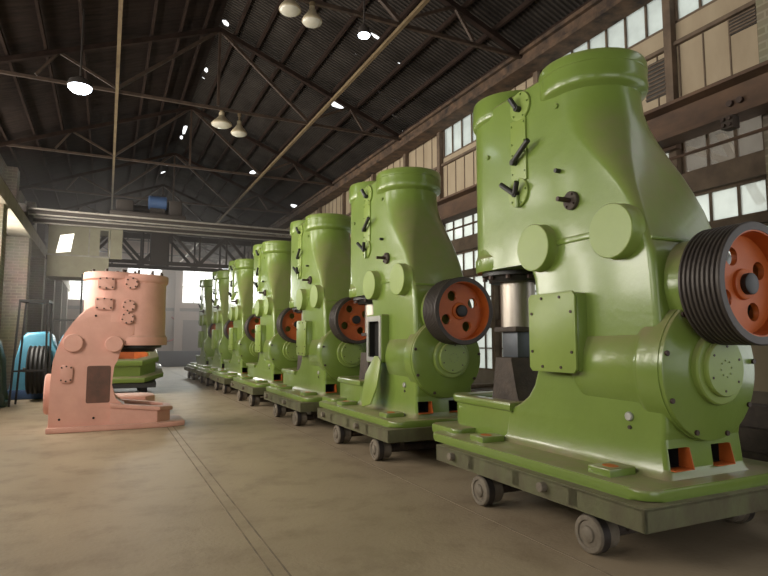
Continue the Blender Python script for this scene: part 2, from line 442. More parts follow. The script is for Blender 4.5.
for side, S, mm in ((1, S_R, 'roof'), (-1, S_L, 'roofboard')):
    L_ = S.length
    m4 = frame_mat((XM, 0, ZR + 0.06), S, (0, 1, 0))
    plate('roof_sheet', [(0, Y0 - 1), (L_, Y0 - 1), (L_, Y1 + 0.5), (0, Y1 + 0.5)], leaks[side], 0.03, m4, mm, ceil)
    for i in range(8):
        d = (0.34, 0.84, 1.42, 2.06, 2.70, 3.34, 3.98, 4.6)[i]
        p = Vector((XM, 0, ZR - 0.05)) + S.normalized() * d
        bm = nb(); bar(bm, (p.x, Y0, p.z), (p.x, Y1, p.z), 0.05, 0.08)
        obj('purlin', bm, 'purlin', ceil)

# trusses: angle-iron chords with webs
truss_y = [3.0, 7.45, 11.9, 16.4, 20.8, 25.3, 29.7, 34.2]
ordinal = ['nearest the camera', 'second from the camera, above the near pair of pendant lamps', 'third from the camera, carrying the far pair of pendant lamps',
           'fourth from the camera, just before the overhead crane', 'fifth from the camera, above the crane cab', 'sixth from the camera', 'seventh from the camera', 'last before the end wall']
for ty, od in zip(truss_y, ordinal):
    t = thing('roof_truss', 'rusty steel roof truss ' + od, 'truss', (XM, ty, ZE), 'roof trusses')
    o = (XM, ty, ZE); zt = lambda x: ZR - 0.16 - (ZR - ZE) / (XR - XM) * abs(x - XM)
    def mem(name, a, b, w, mm='truss'):
        bm = nb(); bar(bm, (a[0], ty, a[1]), (b[0], ty, b[1]), w, w); obj(name, bm, mm, t, o)
    mem('top_chord', (XL, zt(XL)), (XM, zt(XM)), 0.09, 'purlin'); mem('top_chord', (XM, zt(XM)), (XR, zt(XR)), 0.09, 'purlin')
    mem('bottom_chord', (XL, ZE - 0.06), (XR, ZE - 0.06), 0.055)
    mem('king_post', (XM, ZE), (XM, zt(XM)), 0.05)
    for nx in (0.0, 3.83):
        mem('web', (nx, ZE), (XM, zt(XM)), 0.06)
        s = -1 if nx < XM else 1
        mem('web', (nx, ZE), (nx + s * 1.0, zt(nx + s * 1.0)), 0.045)
        mem('web', (nx + s * 1.35, ZE), (nx + s * 1.0, zt(nx + s * 1.0)), 0.045)
for nx, lb in ((0.0, 'ochre lengthwise tie rod running overhead past the pink hammer'), (3.83, 'ochre lengthwise tie rod running overhead above the green hammers')):
    bm = nb(); bar(bm, (nx, Y0, ZE - 0.13), (nx, Y1, ZE - 0.13), 0.055, 0.055)
    tag(obj('tie_rod', bm, 'rod'), lb, 'rod')

# right wall ------------------------------------------------
wr = struct_empty('wall_right', (XR, 0, 0))
def wr_box(name, y0, y1, z0, z1, m, x0=XR, x1=XR + 0.12, bev=0):
    bm = nb(); box(bm, x0, x1, y0, y1, z0, z1, bev); obj(name, bm, m, wr, (XR, 0, 0))
wr_box('dado', Y0, Y1, 0, 0.85, 'dado', XR - 0.05, XR + 0.2)
wr_box('girt', Y0, Y1, 3.22, 3.48, 'post', XR - 0.08, XR + 0.1)
wr_box('girt', Y0, Y1, 2.70, 2.80, 'post', XR - 0.05, XR + 0.1)
wr_box('girt', Y0, Y1, 1.68, 1.78, 'post', XR - 0.05, XR + 0.1)
wr_box('girt', Y0, Y1, 5.19, 5.24, 'post', XR - 0.06, XR + 0.1)
wr_box('wall_panel', Y0, Y1, 4.02, 5.36, 'board')
for i in range(int((Y1 - Y0) / 0.33)):
    y = Y0 + 0.2 + i * 0.33
    if y > 22: break
    if y > 2: wr_box('batten', y, y + 0.016, 4.2, 5.19, 'post', XR - 0.012, XR + 0.02)
posts = [2.95, 4.86, 7.4, 8.7, 10.6, 12.2, 14.1, 16.3, 18.5, 20.75, 23, 25.2, 29.7, 34.2]
for i, y in enumerate(posts):
    wr_box('wall_post', y - 0.055, y + 0.055, 0.85, 6.2, 'post', XR - 0.1, XR + 0.1)
wr_box('brick_pier', 2.9, 3.72, 0, 6.2, 'brick', XR - 0.12, XR + 0.3)
for y, z0, z1, n in ((4.97, 4.62, 5.12, 9), (3.78, 4.98, 5.18, 5)):
    wr_box('louvre', y, y + 0.31, z0, z1, 'mesh', XR - 0.02, XR + 0.02)
    for k in range(n):
        z = z0 + (z1 - z0) * (k + 0.3) / n
        wr_box('louvre_slat', y, y + 0.31, z, z + 0.018, 'post', XR - 0.035, XR)

nwin = 0
def window(y0, y1, z0, z1, npan, glassname, nrow=1, x=XR + 0.03):
    global nwin
    nwin += 1
    e = struct_empty('window_%d' % nwin, (x, (y0 + y1) / 2, z0)); o = (x, (y0 + y1) / 2, z0)
    bm = nb()
    w = 0.035
    box(bm, x - 0.03, x + 0.03, y0, y0 + w, z0, z1); box(bm, x - 0.03, x + 0.03, y1 - w, y1, z0, z1)
    box(bm, x - 0.03, x + 0.03, y0, y1, z0, z0 + w); box(bm, x - 0.03, x + 0.03, y0, y1, z1 - w, z1)
    for i in range(1, npan):
        yy = y0 + (y1 - y0) * i / npan; box(bm, x - 0.025, x + 0.025, yy - 0.014, yy + 0.014, z0, z1)
    for i in range(1, nrow):
        zz = z0 + (z1 - z0) * i / nrow; box(bm, x - 0.022, x + 0.022, y0, y1, zz - 0.012, zz + 0.012)
    obj('window_frame', bm, 'post', e, o)
    bm = nb()
    for i in range(npan):
        a = y0 + (y1 - y0) * i / npan
        box(bm, x - 0.003, x + 0.003, a + 0.005, a + (y1 - y0) / npan - 0.005, z0 + 0.01, z1 - 0.01)
    obj('glass', bm, glassname, e, o)
edges = [3.72] + posts[1:]
for i, (a, b) in enumerate(zip(edges, edges[1:])):
    a2, b2 = a + 0.05, b - 0.05
    n = max(2, round((b2 - a2) / 0.34))
    if i in (0, 1, 3): window(a2, b2, 5.37 if i > 1 else 5.5, 6.2, n, 'frost'); wr_box('wall_panel', a2, b2, 5.36, 5.37 if i > 1 else 5.5, 'board')
    else:
        wr_box('wall_panel', a2, b2, 5.36, 6.2, 'board')
        for q in range(1, n): wr_box('batten', a2 + (b2 - a2) * q / n - 0.01, a2 + (b2 - a2) * q / n + 0.01, 5.12, 6.2, 'post', XR - 0.012, XR + 0.02)
    window(a2, b2, 3.48, 4.02, n, 'dirty' if i in (0,) else 'frost')
    window(a2, b2, 2.80, 3.22, n, 'frost')
    window(a2, b2, 1.78, 2.70, n, 'frost', 2)
    if i > 1: window(a2, b2, 0.85, 1.68, n, 'frost', 2)
    else: wr_box('wall_panel', a2, b2, 0.85, 1.68, 'board')

# eave girder and crane beam along the right wall
bm = nb(); box(bm, XR - 0.35, XR - 0.1, Y0, Y1, 6.02, 6.2); box(bm, XR - 0.42, XR - 0.05, Y0, Y1, 5.96, 6.02); box(bm, XR - 0.42, XR - 0.05, Y0, Y1, 6.2, 6.26)
struct(obj('trim_3', bm, 'eave'))
bm = nb()
prism(bm, [(6.02, 3.84), (6.32, 3.84), (6.32, 3.88), (6.19, 3.90), (6.19, 4.21), (6.36, 4.23), (6.36, 4.27), (6.0, 4.27), (6.0, 4.23), (6.15, 4.21), (6.15, 3.90), (6.02, 3.88)], 'y', Y0, Y1)
cb = tag(obj('crane_beam', bm, 'rust'), 'rusty brown crane beam running along the right wall behind the green hammers', 'beam')
for k, y in enumerate(posts[1:]):
    bm = nb(); box(bm, 6.32, 6.42, y - 0.12, y + 0.12, 3.80, 4.2, 0.01)
    obj('support_bracket', bm, 'rust', cb)
br = thing('cable_bracket', 'dark bolted cable clamp under the crane beam at the upper right', 'bracket', (6.0, 3.98, 3.72))
bm = nb(); box(bm, 5.97, 6.09, 3.79, 3.93, 3.69, 3.835, 0.012); obj('clamp_block', bm, 'rough_iron', br, (6.0, 3.98, 3.72))
for dy in (-0.035, 0.035):
    for z in (3.73, 3.795, 4.02):
        bm = nb(); cyl(bm, (5.97 if z < 3.9 else 6.16, 3.86 + dy * (1 if z < 3.9 else 1.6), z), (5.945 if z < 3.9 else 6.11, 3.86 + dy * (1 if z < 3.9 else 1.6), z), 0.022 if z < 3.9 else 0.035, 12); obj('bolt', bm, 'bolt', br, (6.0, 3.98, 3.72))
bm = nb(); cyl(bm, (6.03, Y0, 3.575), (6.03, 12, 3.575), 0.02, 8)
tag(obj('conductor_rod', bm, 'rust'), 'thin rusty conductor rod passing through the clamp below the crane beam', 'rod')

# timber lean-to frame outside, seen through the dirty panes
t = thing('lean_to_frame', 'pale diagonal timber bracing outside, seen through the dirty panes at the upper right', 'timber frame', (7.65, 5.95, 0))
O = (7.65, 5.95, 0)
for nm, a_, b_ in (('post', (7.65, 5.95, -0.3), (7.65, 5.95, 5.0)), ('post', (7.65, 4.0, -0.3), (7.65, 4.0, 3.5)), ('top_rail', (7.65, 4.4, 4.95), (7.65, 6.1, 4.95)), ('brace', (7.65, 5.34, 4.95), (7.65, 4.55, 3.2)), ('brace', (7.70, 5.95, 4.47), (7.70, 4.0, 3.3))):
    bm = nb(); bar(bm, a_, b_, 0.09, 0.09); obj(nm, bm, 'palewood', t, O)
bm = nb(); prism(bm, [(6.75, 4.36), (9.3, 4.12), (9.3, 4.16), (6.75, 4.40)], 'y', 3.0, 6.2); obj('roof_sheet', bm, 'skyblock', t, O)  # roof sheet added to block the sky behind the dirty panes

# left wall -------------------------------------------------
win_l = [(yb - 1.7, yb + 1.7, 2.35, 4.05) for yb in LEFT_BAYS] + [(yb - 1.7, yb + 1.7, 4.72, 5.68) for yb in LEFT_BAYS] + [(19.6, 21.9, 4.75, 5.6), (24.0, 26.4, 4.75, 5.6), (28.5, 30.9, 4.75, 5.6), (33.0, 35.4, 4.75, 5.6)]
m4 = frame_mat((XL - 0.15, 0, 0), (0, 1, 0), (0, 0, 1))
plate('wall_left', [(Y0, 0), (Y1, 0), (Y1, 6.3), (Y0, 6.3)], [[(a, c), (b, c), (b, d), (a, d)] for a, b, c, d in win_l], 0.3, m4, 'brick')
struct(bpy.data.objects['wall_left'])
for k in range(-4, 5):
    y = 18.5 + 4.45 * k
    bm = nb(); box(bm, XL, -2.03, y, y + 0.55, 0, 4.25); box(bm, XL, -2.4, y, y + 0.5, 4.65, 6.2)
    struct(obj('wall_left_pier', bm, 'brick'))
bm = nb(); box(bm, -2.5, -1.98, Y0, Y1, 4.25, 4.6)
struct(obj('wall_left_crane_ledge', bm, 'concrete'))
bm = nb(); box(bm, -2.12, -2.02, Y0, Y1, 4.6, 4.68)
tag(obj('crane_rail', bm, 'rust'), 'steel crane rail on the ledge along the left brick wall', 'rail')

# end wall ---------------------------------------------------
win_e = [(-2.1, -0.05, 3.8, 5.85), (1.0, 2.97, 3.8, 5.95), (4.2, 6.3, 3.78, 5.85)]
m4 = frame_mat((0, Y1 + 0.15, 0), (1, 0, 0), (0, 0, 1))
plate('wall_end', [(XL, 0), (XR, 0), (XR, ZE), (XM, ZR), (XL, ZE)], [[(a, c), (b, c), (b, d), (a, d)] for a, b, c, d in win_e], 0.3, m4, 'endwall')
struct(bpy.data.objects['wall_end'])
for a, b, c, d in win_e:
    nwin += 1
    e = struct_empty('window_%d' % nwin, (a, Y1 + 0.1, c)); o = (a, Y1 + 0.1, c)
    bm = nb()
    for q in range(4): x = a + (b - a) * q / 3; box(bm, x - 0.02, x + 0.02, Y1 + 0.08, Y1 + 0.14, c, d)
    for q in range(3): z = c + (d - c) * q / 2; box(bm, a, b, Y1 + 0.08, Y1 + 0.14, z - 0.02, z + 0.02)
    obj('window_frame', bm, 'pale_steel', e, o)
    bm = nb(); box(bm, a, b, Y1 + 0.105, Y1 + 0.115, c, d); obj('glass', bm, 'clear', e, o)
bm = nb(); box(bm, 3.75, 4.05, Y1 - 0.2, Y1, 0, 6.2); struct(obj('trim_4', bm, 'endwall'))
bm = nb(); box(bm, XL, XR, Y1 - 0.06, Y1, 3.25, 3.45); struct(obj('trim_5', bm, 'endpanel'))
bm = nb(); box(bm, 4.3, 6.3, Y1 - 0.05, Y1, 0, 2.7); struct(obj('door_1', bm, 'endpanel'))
# back wall with a wide doorway (behind the camera)
m4 = frame_mat((0, Y0 - 0.15, 0), (1, 0, 0), (0, 0, 1))
plate('wall_back', [(XL, 0), (-1.2, 0), (-1.2, 4.2), (5.2, 4.2), (5.2, 0), (XR, 0), (XR, ZE), (XM, ZR), (XL, ZE)], [], 0.3, m4, 'brick')
struct(bpy.data.objects['wall_back'])

# dusty air towards the far end of the hall
hz = bpy.data.materials.new('dusty_air'); hz.use_nodes = True
hn = hz.node_tree.nodes; hn.remove(hn['Principled BSDF'])
hv = hn.new('ShaderNodeVolumeScatter'); hv.inputs['Density'].default_value = 0.023; hv.inputs['Anisotropy'].default_value = 0.35
hv.inputs['Color'].default_value = (1.0, 0.93, 0.90, 1)
hz.node_tree.links.new(hv.outputs[0], hn['Material Output'].inputs['Volume'])
bm = nb(); box(bm, XL + 0.02, XR - 0.5, 16.0, Y1 - 0.3, 0.01, 6.1)
hzo = obj('dusty_haze', bm, hz, None, (0, 0, 0), 0); hzo['kind'] = 'structure'
hzo['label'] = 'pale dusty haze hanging in the far half of the hall'; hzo['category'] = 'haze'

# ============================================================ GREEN POWER HAMMERS
HX, HY = 3.72, 3.55
HB = 0.425
def dial_bolts(parent, O, c, R, n, axis, size, a0=0.0, m='bolt', depth=0.016):
    for i in range(n):
        a = a0 + 2 * PI * i / n
        if axis == 'y': p = (c[0] + R * math.cos(a), c[1], c[2] + R * math.sin(a)); q = (p[0], p[1] - depth, p[2])
        else: p = (c[0], c[1] + R * math.cos(a), c[2] + R * math.sin(a)); q = (p[0] - depth, p[1], p[2])
        bm = nb(); cyl(bm, p, q, size, 8); obj('bolt', bm, m, parent, O)

def cut(o, bm, O):
    """cut the shape bm out of the mesh of o"""
    k = obj('tmp_cutter', bm, 'hole_shade', None, (0, 0, 0), 0)
    k.data.materials.clear()
    for v in k.data.vertices: v.co -= Vector(O)
    k.location = o.matrix_world.translation if o.parent is None else o.parent.location
    bpy.context.view_layer.update()
    md = o.modifiers.new('cut', 'BOOLEAN'); md.object = k; md.operation = 'DIFFERENCE'; md.solver = 'EXACT'
    bpy.context.view_layer.update()
    me = bpy.data.meshes.new_from_object(o.evaluated_get(bpy.context.evaluated_depsgraph_get()))
    o.modifiers.clear(); o.data = me
    me.set_sharp_from_angle(angle=math.radians(35))
    for p in me.polygons:
        if p.center.y < -0.80 and 0.136 < p.center.z < 0.36: p.use_smooth = False   # keep the flat back flat round the holes
    bpy.data.objects.remove(k)

def make_hammer(label):
    O = (HX, HY, HB)
    W = 0.39
    t = thing('power_hammer', label, 'power hammer', O, 'green power hammers in the row')
    P = lambda name, bm, m, par=None: obj(name, bm, m, par or t, O)
    # --- frame casting: rear profile flares from the round neck to the square column; the throat is cut in front
    sl = [  # z, rear y, rear radius, front y, front radius, half width
        (HB + 0.06, 2.63, 0.05, 4.45, 0.05, W + 0.055), (0.515, 2.648, 0.05, 4.42, 0.06, W + 0.025), (0.56, 2.662, 0.04, 4.38, 0.06, W + 0.005), (0.75, 2.68, 0.04, 4.35, 0.06, W),
        (0.80, 2.67, 0.04, 4.30, 0.07, W), (0.85, 2.67, 0.04, 4.19, 0.08, W), (0.92, 2.67, 0.04, 4.08, 0.08, W), (1.02, 2.67, 0.04, 4.0, 0.08, W), (1.15, 2.67, 0.045, 3.95, 0.08, W),
        (1.5, 2.69, 0.05, 3.95, 0.08, W), (1.80, 2.70, 0.05, 3.95, 0.08, W), (1.93, 2.71, 0.05, 3.97, 0.09, W), (2.03, 2.72, 0.052, 4.02, 0.10, W), (2.08, 2.738, 0.055, 4.10, 0.12, W),
        (2.085, 2.74, 0.055, 4.98, W - 0.01, W), (2.2, 2.775, 0.058, 5.03, W - 0.002, W), (2.38, 2.835, 0.075, 5.03, W - 0.002, W), (2.55, 2.905, 0.105, 5.03, W - 0.002, W),
        (2.70, 2.97, 0.155, 5.03, W - 0.002, W), (2.85, 3.04, 0.22, 5.03, W - 0.002, W), (3.0, 3.10, 0.29, 5.03, W - 0.002, W), (3.13, 3.145, 0.345, 5.03, W - 0.002, W), (3.27, 3.178, W - 0.01, 5.03, W - 0.002, W),
        (3.40, 3.19, W - 0.002, 5.03, W - 0.002, W), (3.66, 3.19, W - 0.002, 5.03, W - 0.002, W), (3.68, 3.21, W - 0.02, 5.01, W - 0.02, W - 0.015)]
    fc = loft(nb(), [outline(z, yr, rr, yf, fr, w, HX) for z, yr, rr, yf, fr, w in sl])
    fo = P('frame_casting', fc, 'green')
    for x in (3.44, 3.86):
        bm = nb(); box(bm, x - 0.09, x + 0.09, 2.4, 2.95, 0.555, 0.695); cut(fo, bm, O)
    # --- compressor and ram cylinders' collars
    bm = nb(); lathe(bm, (HX, 3.58, 0), (0, 0, 1), [(0.38, 3.43), (0.40, 3.455), (0.43, 3.468), (0.444, 3.49), (0.448, 3.53), (0.444, 3.56), (0.443, 3.64), (0.448, 3.645), (0.448, 3.70), (0.438, 3.73), (0.36, 3.735), (0.35, 3.70)], 56); P('compressor_collar', bm, 'green')
    bm = nb(); lathe(bm, (HX, 4.64, 0), (0, 0, 1), [(0.38, 3.555), (0.405, 3.57), (0.422, 3.60), (0.424, 3.65), (0.42, 3.68), (0.42, 3.78), (0.41, 3.82), (0.33, 3.825)], 48); P('ram_collar', bm, 'green')
    bm = nb(); lathe(bm, (HX, 4.64, 0), (0, 0, 1), [(0.385, 2.34), (0.395, 2.25), (0.408, 2.21), (0.413, 2.205), (0.413, 2.10), (0.402, 2.08), (0.2, 2.08)], 48); P('ram_flange', bm, 'green')
    bm = nb(); lathe(bm, (HX, 4.64, 0), (0, 0, 1), [(0.35, 2.08), (0.35, 2.04), (0.30, 2.03), (0.27, 1.98), (0.18, 1.98)], 32)
    g = P('gland_ring', bm, 'black')
    for i in range(10):
        a = 2 * PI * i / 10; bm = nb(); cyl(bm, (HX + 0.32 * math.cos(a), 4.64 + 0.32 * math.sin(a), 2.045), (HX + 0.32 * math.cos(a), 4.64 + 0.32 * math.sin(a), 2.0), 0.025, 6)
        P('gland_bolt', bm, 'bolt', g)
    bm = nb(); cyl(bm, (HX, 4.64, 1.53), (HX, 4.64, 2.02), 0.17, 32, 0.006); P('ram', bm, 'steel')
    bm = nb(); box(bm, HX - 0.11, HX + 0.11, 4.52, 4.76, 1.24, 1.53, 0.008); d = P('upper_die', bm, 'die')
    bm = nb(); box(bm, HX - 0.17, HX + 0.17, 4.47, 4.82, 1.49, 1.54, 0.01); P('die_holder', bm, 'rough_iron')
    bm = nb(); prism(bm, [(4.42, 0.60), (4.86, 0.60), (4.86, 0.80), (4.80, 0.88), (4.76, 1.24), (4.50, 1.24), (4.45, 0.92), (4.38, 0.80)], 'x', HX - 0.2, HX + 0.2, 0.012); P('anvil', bm, 'rough_iron')
    # --- hollow anvil bed in front of the throat
    out = [(HX - W, 4.25), (HX + W, 4.25), (HX + W, 5.12), (HX + 0.32, 5.28), (HX - 0.32, 5.28), (HX - W, 5.12)]
    inn = [(HX - 0.28, 4.33), (HX + 0.28, 4.33), (HX + 0.28, 5.06), (HX + 0.22, 5.17), (HX - 0.22, 5.17), (HX - 0.28, 5.06)]
    plate('anvil_bed', [(HX + (x - HX) * 1.0, y) for x, y in out], [inn], 0.29, Matrix.Translation((0, 0, 0.635)), 'green', t, O)
    lip = [(HX + (x - HX) * 1.10, 4.25 + (y - 4.25) * 1.03) for x, y in out]
    lp = plate('anvil_bed_lip', lip, [inn], 0.03, Matrix.Translation((0, 0, 0.81)), 'green', t, O, 0.027)
    # --- foot flange
    bm = nb(); prism(bm, rrect(2.95, 4.49, 2.51, 5.13, 0.14), 'z', HB, HB + 0.075, 0.022); P('base_flange', bm, 'green')
    bm = nb(); prism(bm, rrect(3.10, 4.34, 4.85, 5.36, 0.08), 'z', HB + 0.03, HB + 0.12, 0.02); P('front_step', bm, 'green')
    for y in (4.42, 2.98):
        for s in (-1, 1):
            x = HX + s * 0.56
            bm = nb(); box(bm, x - 0.12, x + 0.12, y - 0.10, y + 0.10, HB + 0.06, HB + 0.125, 0.008)
            c_ = P('foot_pad', bm, 'green')
            bm = nb(); prism(bm, rrect(x - 0.05, x + 0.03, y - 0.055, y + 0.055, 0.035), 'z', HB + 0.122, HB + 0.128); P('bolt_slot', bm, 'orange', c_)
    # --- gear housing (barrel along the hammer) and its bolted cover
    bm = nb(); lathe(bm, (HX, 0, 1.21), (0, 1, 0), [(0.485, 2.64), (0.485, 2.80), (0.478, 2.83), (0.455, 2.87), (0.45, 3.36), (0.445, 3.40), (0.35, 3.62)], 64); P('gear_housing', bm, 'green')
    bm = nb(); lathe(bm, (HX, 0, 1.21), (0, 1, 0), [(0.465, 2.605), (0.478, 2.612), (0.48, 2.65), (0.3, 2.65)], 64); gc = P('gear_cover', bm, 'green')
    dial_bolts(gc, O, (HX, 2.607, 1.21), 0.452, 9, 'y', 0.018, 0.1)
    bm = nb(); lathe(bm, (HX + 0.04, 0, 1.215), (0, -1, 0), [(0.245, -2.61), (0.245, -2.57), (0.235, -2.56), (0.19, -2.558), (0.19, -2.535), (0.182, -2.525), (0.0, -2.525)], 40); bc = P('bearing_cap', bm, 'green_cover')
    dial_bolts(bc, O, (HX + 0.04, 2.53, 1.215), 0.15, 6, 'y', 0.009, 0.4, 'bolt', 0.008)
    dial_bolts(bc, O, (HX + 0.04, 2.527, 1.215), 0.055, 8, 'y', 0.006, 0.1, 'green', 0.008)
    # --- cleaning holes low on the back
    for x in (3.44, 3.86):
        x0, x1, z0, z1, ya, yb = x - 0.0895, x + 0.0895, 0.5555, 0.6945, 2.668, 2.93
        bm = nb(); box(bm, x0, x1, yb - 0.005, yb, z0, z1); box(bm, x0, x0 + 0.004, ya + 0.03, yb, z0, z1); box(bm, x0, x1, ya + 0.03, yb, z1 - 0.004, z1)
        box(bm, x1 - 0.004, x1, ya + 0.07, yb, z0, z1); box(bm, x0, x1, ya + 0.05, yb, z0, z0 + 0.004)
        h = P('cleaning_hole_shade', bm, 'hole_shade')  # near-black liner paints in the pocket's shade
        bm = nb(); prism(bm, [(ya - 0.045, z0), (ya + 0.07, z0), (ya + 0.07, z1), (ya - 0.012, z1)], 'x', x1 - 0.005, x1 + 0.001); P('primed_edge', bm, 'orange', h)
        bm = nb(); box(bm, x0, x1, ya - 0.04, ya + 0.05, z0 - 0.001, z0 + 0.005); P('primed_edge', bm, 'orange', h)
    # --- crankshaft bearing boss and belt pulley
    PX, PZ = HX + 0.03, 1.77
    bm = nb(); lathe(bm, (PX, 0, PZ), (0, 1, 0), [(0.31, 2.585), (0.335, 2.60), (0.345, 2.74)], 40); P('crankshaft_boss', bm, 'green')
    bm = nb(); cyl(bm, (PX, 2.33, PZ), (PX, 2.62, PZ), 0.07, 24, 0.005); P('crankshaft', bm, 'black')
    prof = [(0.345, 2.555), (0.385, 2.555)]
    ng = 8; y = 2.55; st = 0.262 / ng
    for i in range(ng):
        prof += [(0.398, y), (0.398, y - st * 0.35), (0.385, y - st * 0.55), (0.385, y - st * 0.8)]
        y -= st
    prof += [(0.40, y), (0.40, y - 0.012), (0.392, y - 0.02), (0.345, y - 0.02)]
    bm = nb(); lathe(bm, (PX, 0, PZ), (0, 1, 0), prof, 64, True); pl = P('belt_pulley', bm, 'pulley')
    hl = [circle(0.205 * math.cos(a), 0.205 * math.sin(a), 0.062, 20) for a in (0.5, 0.5 + 0.5 * PI, 0.5 + PI, 0.5 + 1.5 * PI)]
    plate('pulley_web', circle(0, 0, 0.330, 56), hl, 0.04, frame_mat((PX, 2.40, PZ), (1, 0, 0), (0, 0, 1)), 'orange', pl, O)
    bm = nb(); lathe(bm, (PX, 0, PZ), (0, -1, 0), [(0.11, -2.42), (0.10, -2.36), (0.085, -2.35)], 32); P('pulley_hub', bm, 'orange', pl)
    bm = nb(); lathe(bm, (PX, 0, PZ), (0, -1, 0), [(0.072, -2.33), (0.07, -2.315), (0.06, -2.31)], 24); P('hub_cap', bm, 'black', pl)
    bm = nb(); lathe(bm, (PX, 0, PZ), (0, 1, 0), [(0.346, 2.272), (0.336, 2.275), (0.326, 2.40), (0.346, 2.54)], 56, True); P('pulley_inner_rim', bm, 'orange', pl)
    # --- round blank bosses on the side
    for y, z, r in ((3.83, 2.19, 0.20), (2.99, 2.19, 0.20)):
        bm = nb(); lathe(bm, (HX - W, y, z), (-1, 0, 0), [(r + 0.012, -0.02), (r + 0.004, 0.006), (r, 0.012), (r, 0.092), (r - 0.006, 0.098), (0, 0.098)], 40); P('side_boss', bm, 'green_cover')
    bm = nb(); box(bm, HX - W - 0.012, HX - W + 0.01, 3.18, 3.66, 2.185, 2.235, 0.008); P('weld_rib', bm, 'green')
    bm = nb(); box(bm, 3.36, 4.08, 2.735, 2.79, 2.10, 2.13, 0.006); P('weld_rib', bm, 'green')
    # --- valve strip with handles on the ram cylinder side
    X = HX - W
    c3, c1 = (4.10, 2.74), (4.05, 3.53)
    for cy_, cz in (c1, c3):
        bm = nb(); cyl(bm, (X + 0.01, cy_, cz), (X - 0.022, cy_, cz), 0.135, 28, 0.005); v = P('valve_cover', bm, 'green_cover')
        dial_bolts(v, O, (X - 0.02, cy_, cz), 0.11, 5, 'x', 0.009, 0.5, 'green', 0.012)
    bm = nb(); prism(bm, [(3.98, 2.84), (4.19, 2.84), (4.19, 3.42), (3.98, 3.42)], 'x', X + 0.01, X - 0.018, 0.004); v = P('valve_strip', bm, 'green_cover')
    for yy in (4.0, 4.17):
        for zz in (2.92, 3.1, 3.2, 3.37):
            bm = nb(); cyl(bm, (X - 0.018, yy, zz), (X - 0.028, yy, zz), 0.009, 6); P('screw', bm, 'green', v)
    def lever(y, z, dy, dz, l):
        bm = nb(); cyl(bm, (X - 0.01, y, z), (X - 0.07, y, z), 0.028, 14); a_ = P('control_lever', bm, 'black')
        bm = nb(); cyl(bm, (X - 0.055, y, z), (X - 0.085, y + dy * l, z + dz * l), 0.024, 10, 0.004); P('lever_grip', bm, 'black', a_)
    lever(4.05, 3.50, 0.45, 0.9, 0.12)
    lever(4.12, 3.02, -0.85, 0.42, 0.30)
    lever(4.10, 2.72, 0.8, 0.62, 0.20); lever(4.10, 2.72, -0.55, 0.75, 0.13)
    bm = nb(); cyl(bm, (X - 0.035, 4.09, 2.60), (X - 0.035, 4.09, 2.71), 0.02, 10, 0.004); cyl(bm, (X + 0.01, 4.09, 2.65), (X - 0.035, 4.09, 2.65), 0.012, 8); P('grease_nipple', bm, 'green')
    # --- crank spindle, stud, plug
    bm = nb(); cyl(bm, (X + 0.01, 3.445, 2.52), (X - 0.035, 3.445, 2.52), 0.075, 20, 0.006); s_ = P('spindle_flange', bm, 'rough_iron')
    bm = nb(); cyl(bm, (X - 0.03, 3.445, 2.52), (X - 0.16, 3.445, 2.52), 0.02, 12, 0.003); P('spindle', bm, 'bolt', s_)
    dial_bolts(s_, O, (X - 0.034, 3.445, 2.52), 0.055, 4, 'x', 0.009, 0.6)
    bm = nb(); cyl(bm, (X + 0.01, 3.58, 2.80), (X - 0.05, 3.58, 2.80), 0.018, 10); P('stud', bm, 'black')
    for y, z in ((3.59, 3.36), (4.56, 3.2)):
        bm = nb(); cyl(bm, (X + 0.01, y, z), (X - 0.02, y, z), 0.022, 10, 0.004); P('stud', bm, 'green')
    bm = nb(); cyl(bm, (X + 0.01, 2.96, 0.875), (X - 0.02, 2.96, 0.875), 0.032, 18, 0.006); P('oil_plug', bm, 'plug')
    bm = nb(); cyl(bm, (X + 0.01, 2.96, 0.80), (X - 0.012, 2.96, 0.80), 0.014, 10); P('drain_screw', bm, 'rough_iron')
    return t

